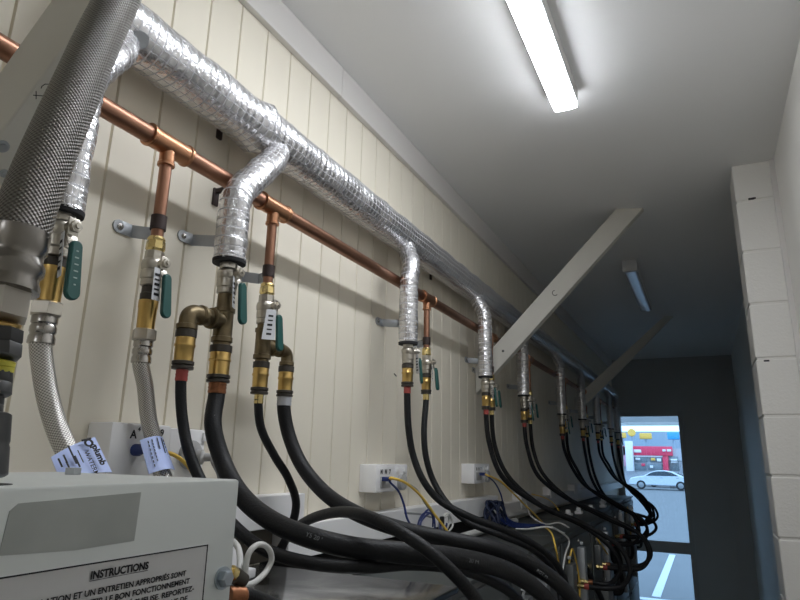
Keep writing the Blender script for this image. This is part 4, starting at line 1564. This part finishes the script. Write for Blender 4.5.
# blue loops lying behind the hoses below the third pair
lp = []
for k in range(46):
    a = 2 * math.pi * k / 15
    lp.append(V((0.12 + 0.018 * math.sin(a * 0.37), 1.80 + 0.075 * math.cos(a) + 0.002 * k, 1.655 + 0.045 * math.sin(a) + 0.006 * math.sin(k))))
cable('blue_cable', 'loosely coiled blue cable behind the thick hoses', lp, 0.0030, M_BLUE, 'blue network cables', 4)
# dark blue bundle
root = thing('cable_bundle', (0.09, 2.62, TOPZ), 'dark blue bundle of coiled cable hanging below the fourth outlet box', 'cable')
m = MB()
lp = []
for k in range(90):
    a = 2 * math.pi * k / 12
    lp.append(V((0.105 + 0.030 * math.cos(a + k * 0.05), 2.57 + 0.055 * math.cos(a * 0.5 + 1) + 0.01 * math.sin(k * 1.7), 1.648 + 0.048 * math.sin(a))))
m.tube(spline(lp, 3), 0.0050, 7)
m.build('coils', M_NAVY, root, angle=80)
m = MB()
for k in range(5):
    m.tube(spline([V((0.12, 2.57 + 0.02 * k, 1.63)), V((0.15, 2.62 + 0.03 * k, 1.60)), V((0.19 + 0.01 * k, 2.70 + 0.05 * k, 1.585))], 6), 0.0034, 7)
m.build('loose_ends', M_BLUE, root, angle=80)
cable('blue_cable', 'blue cable trailing along the machine tops from the dark bundle', [V((0.13, 2.62, 1.61)), atx(520, 527, 0.16), atx(535, 534, 0.20), atx(548, 534, 0.24), atx(560, 540, 0.30)], 0.0034, M_BLUE, 'blue network cables')

# white conduit behind the machine tops
m = MB()
m.cyl((0.085, 1.20, 1.590), (0.085, 2.95, 1.590), 0.0125, 14)
tag(m.build('conduit', M_WHITEC), 'pale plastic conduit lying along the back of the machine tops', 'conduit')
# white cable loop by the grey box
cable('white_cable', 'white cable running down between the grey box and the white loop', [atx(233, 541, 0.38), atx(239, 550, 0.42), atx(240, 563, 0.44), atx(238, 580, 0.45)], 0.0036, M_WHITEC, 'white cables')
cable('white_cable', 'white cable tied in an open loop beside the grey box', [atx(243, 596, 0.45), atx(245, 580, 0.45), atx(246, 565, 0.45), atx(249, 553, 0.45), atx(256, 545.5, 0.45), atx(264, 545, 0.45), atx(270, 551, 0.45), atx(271.5, 560, 0.45), atx(267, 570, 0.45), atx(260, 578, 0.455), atx(251, 584, 0.46), atx(243, 586, 0.46)], 0.0033, M_WHITEC, 'white cables', 10)
m = MB()
p = atx(243, 548, 0.16)
m.box((0.06, 0.90, BIGZ), (0.10, 1.04, BIGZ + 0.018), 0.003)
m.box((0.07, 0.985, BIGZ), (0.085, 1.0, BIGZ + 0.06), 0.002)
tag(m.build('white_bracket', M_PLASTIC), 'white plastic bracket at the back of the machine top', 'bracket')
# light cables beyond
cable('grey_cable', 'grey cable looped over the machine tops past the yellow one', [atx(493, 478, 0.07), atx(507, 487, 0.08), atx(520, 495, 0.09), atx(527, 506, 0.10), atx(532, 517, 0.16), atx(545, 524, 0.22), atx(560, 523, 0.28), atx(569, 528, 0.32), atx(566, 533, 0.34), atx(552, 527, 0.36)], 0.0032, M_WHITEC, 'grey cables')
cable('grey_cable', 'grey cable dropping down the rear of a machine beside the yellow one', [atx(516, 529, 0.2), atx(530, 529, 0.26), atx(548, 527, 0.33), atx(562, 533, 0.37), atx(569, 541, 0.38), atx(565, 556, 0.38), atx(562, 575, 0.375)], 0.0036, M_WHITEC, 'grey cables')
cable('yellow_cable', 'yellow cable dropping down the rear of a machine to its cover', [atx(545, 527, 0.30), atx(552, 534, 0.36), atx(555, 545, 0.39), atx(558, 560, 0.39), atx(559, 572, 0.385)], 0.0034, M_YELLOW, 'yellow network cables')
cable('yellow_cable', 'thin yellow cable on the wall beneath the fifth pair of valves', [atx(532, 494, 0.07), atx(545, 498, 0.10), atx(555, 505, 0.12), atx(562, 516, 0.15)], 0.0030, M_YELLOW, 'yellow network cables')
cable('yellow_cable', 'short dim yellow cable fanning out among the far hoses', [atx(594, 531, 0.34), atx(598, 540, 0.38), atx(604, 549, 0.39), atx(608, 555, 0.385)], 0.0045, M_YELLOW, 'yellow network cables')
cable('grey_cable', 'grey cable dangling from the outlet box below the third pair of valves', [atx(407, 483, 0.06), atx(417, 490, 0.07), atx(425, 503, 0.08), atx(433, 516, 0.09), atx(420, 514, 0.10), atx(405, 513, 0.10)], 0.0030, M_GREYC, 'grey cables')

for k, (px, py, x) in enumerate(((591, 510, 0.24), (579, 515.5, 0.22), (568.5, 519, 0.20), (604, 522, 0.26), (603, 505, 0.2))):
    p = atx(px, py, x)
    m = MB()
    m.box((p.x - 0.02, p.y - 0.03, TOPW), (p.x + 0.02, p.y + 0.03, TOPW + 0.018), 0.005)
    m.box((p.x - 0.012, p.y - 0.012, TOPW + 0.016), (p.x + 0.012, p.y + 0.012, TOPW + 0.035), 0.004)
    tag(m.build('cable_mount', M_PLASTIC), 'small white cable mount on the dark machine tops beneath the far hoses', 'cable mount', 'white cable mounts')
lp = []
for k in range(30):
    a = 2 * math.pi * k / 13
    lp.append(atx(443, 524, 0.12) + V((0.012 * math.sin(a * 0.4), 0.050 * math.cos(a) + 0.0015 * k, 0.026 * math.sin(a) + 0.004 * math.sin(k * 1.3))))
cable('grey_cable', 'small coil of grey cable behind the thick hoses under the yellow cable', lp, 0.0032, M_WHITEC, 'grey cables', 4)
for (px, py, lab) in ((442, 521, 'small black clip on the grey cable coil'),):
    p = atx(px, py, 0.135)
    m = MB()
    m.box((p.x - 0.006, p.y - 0.008, p.z - 0.014), (p.x + 0.006, p.y + 0.008, p.z + 0.014), 0.003)
    tag(m.build('cable_clip', M_INK), lab, 'cable clip')
# small scuffs on the boards
for (px, py, lab) in ((395, 375, 'small dark nail mark on the boards below the third bracket'),):
    p = atx(px, py, 0.0)
    m = MB()
    m.obox(V((0.001, p.y, p.z)), Y * 1.0 - Z * 0.35, Z, X, 0.018, 0.0035, 0.002)
    tag(m.build('nail', M_GUN), lab, 'nail')
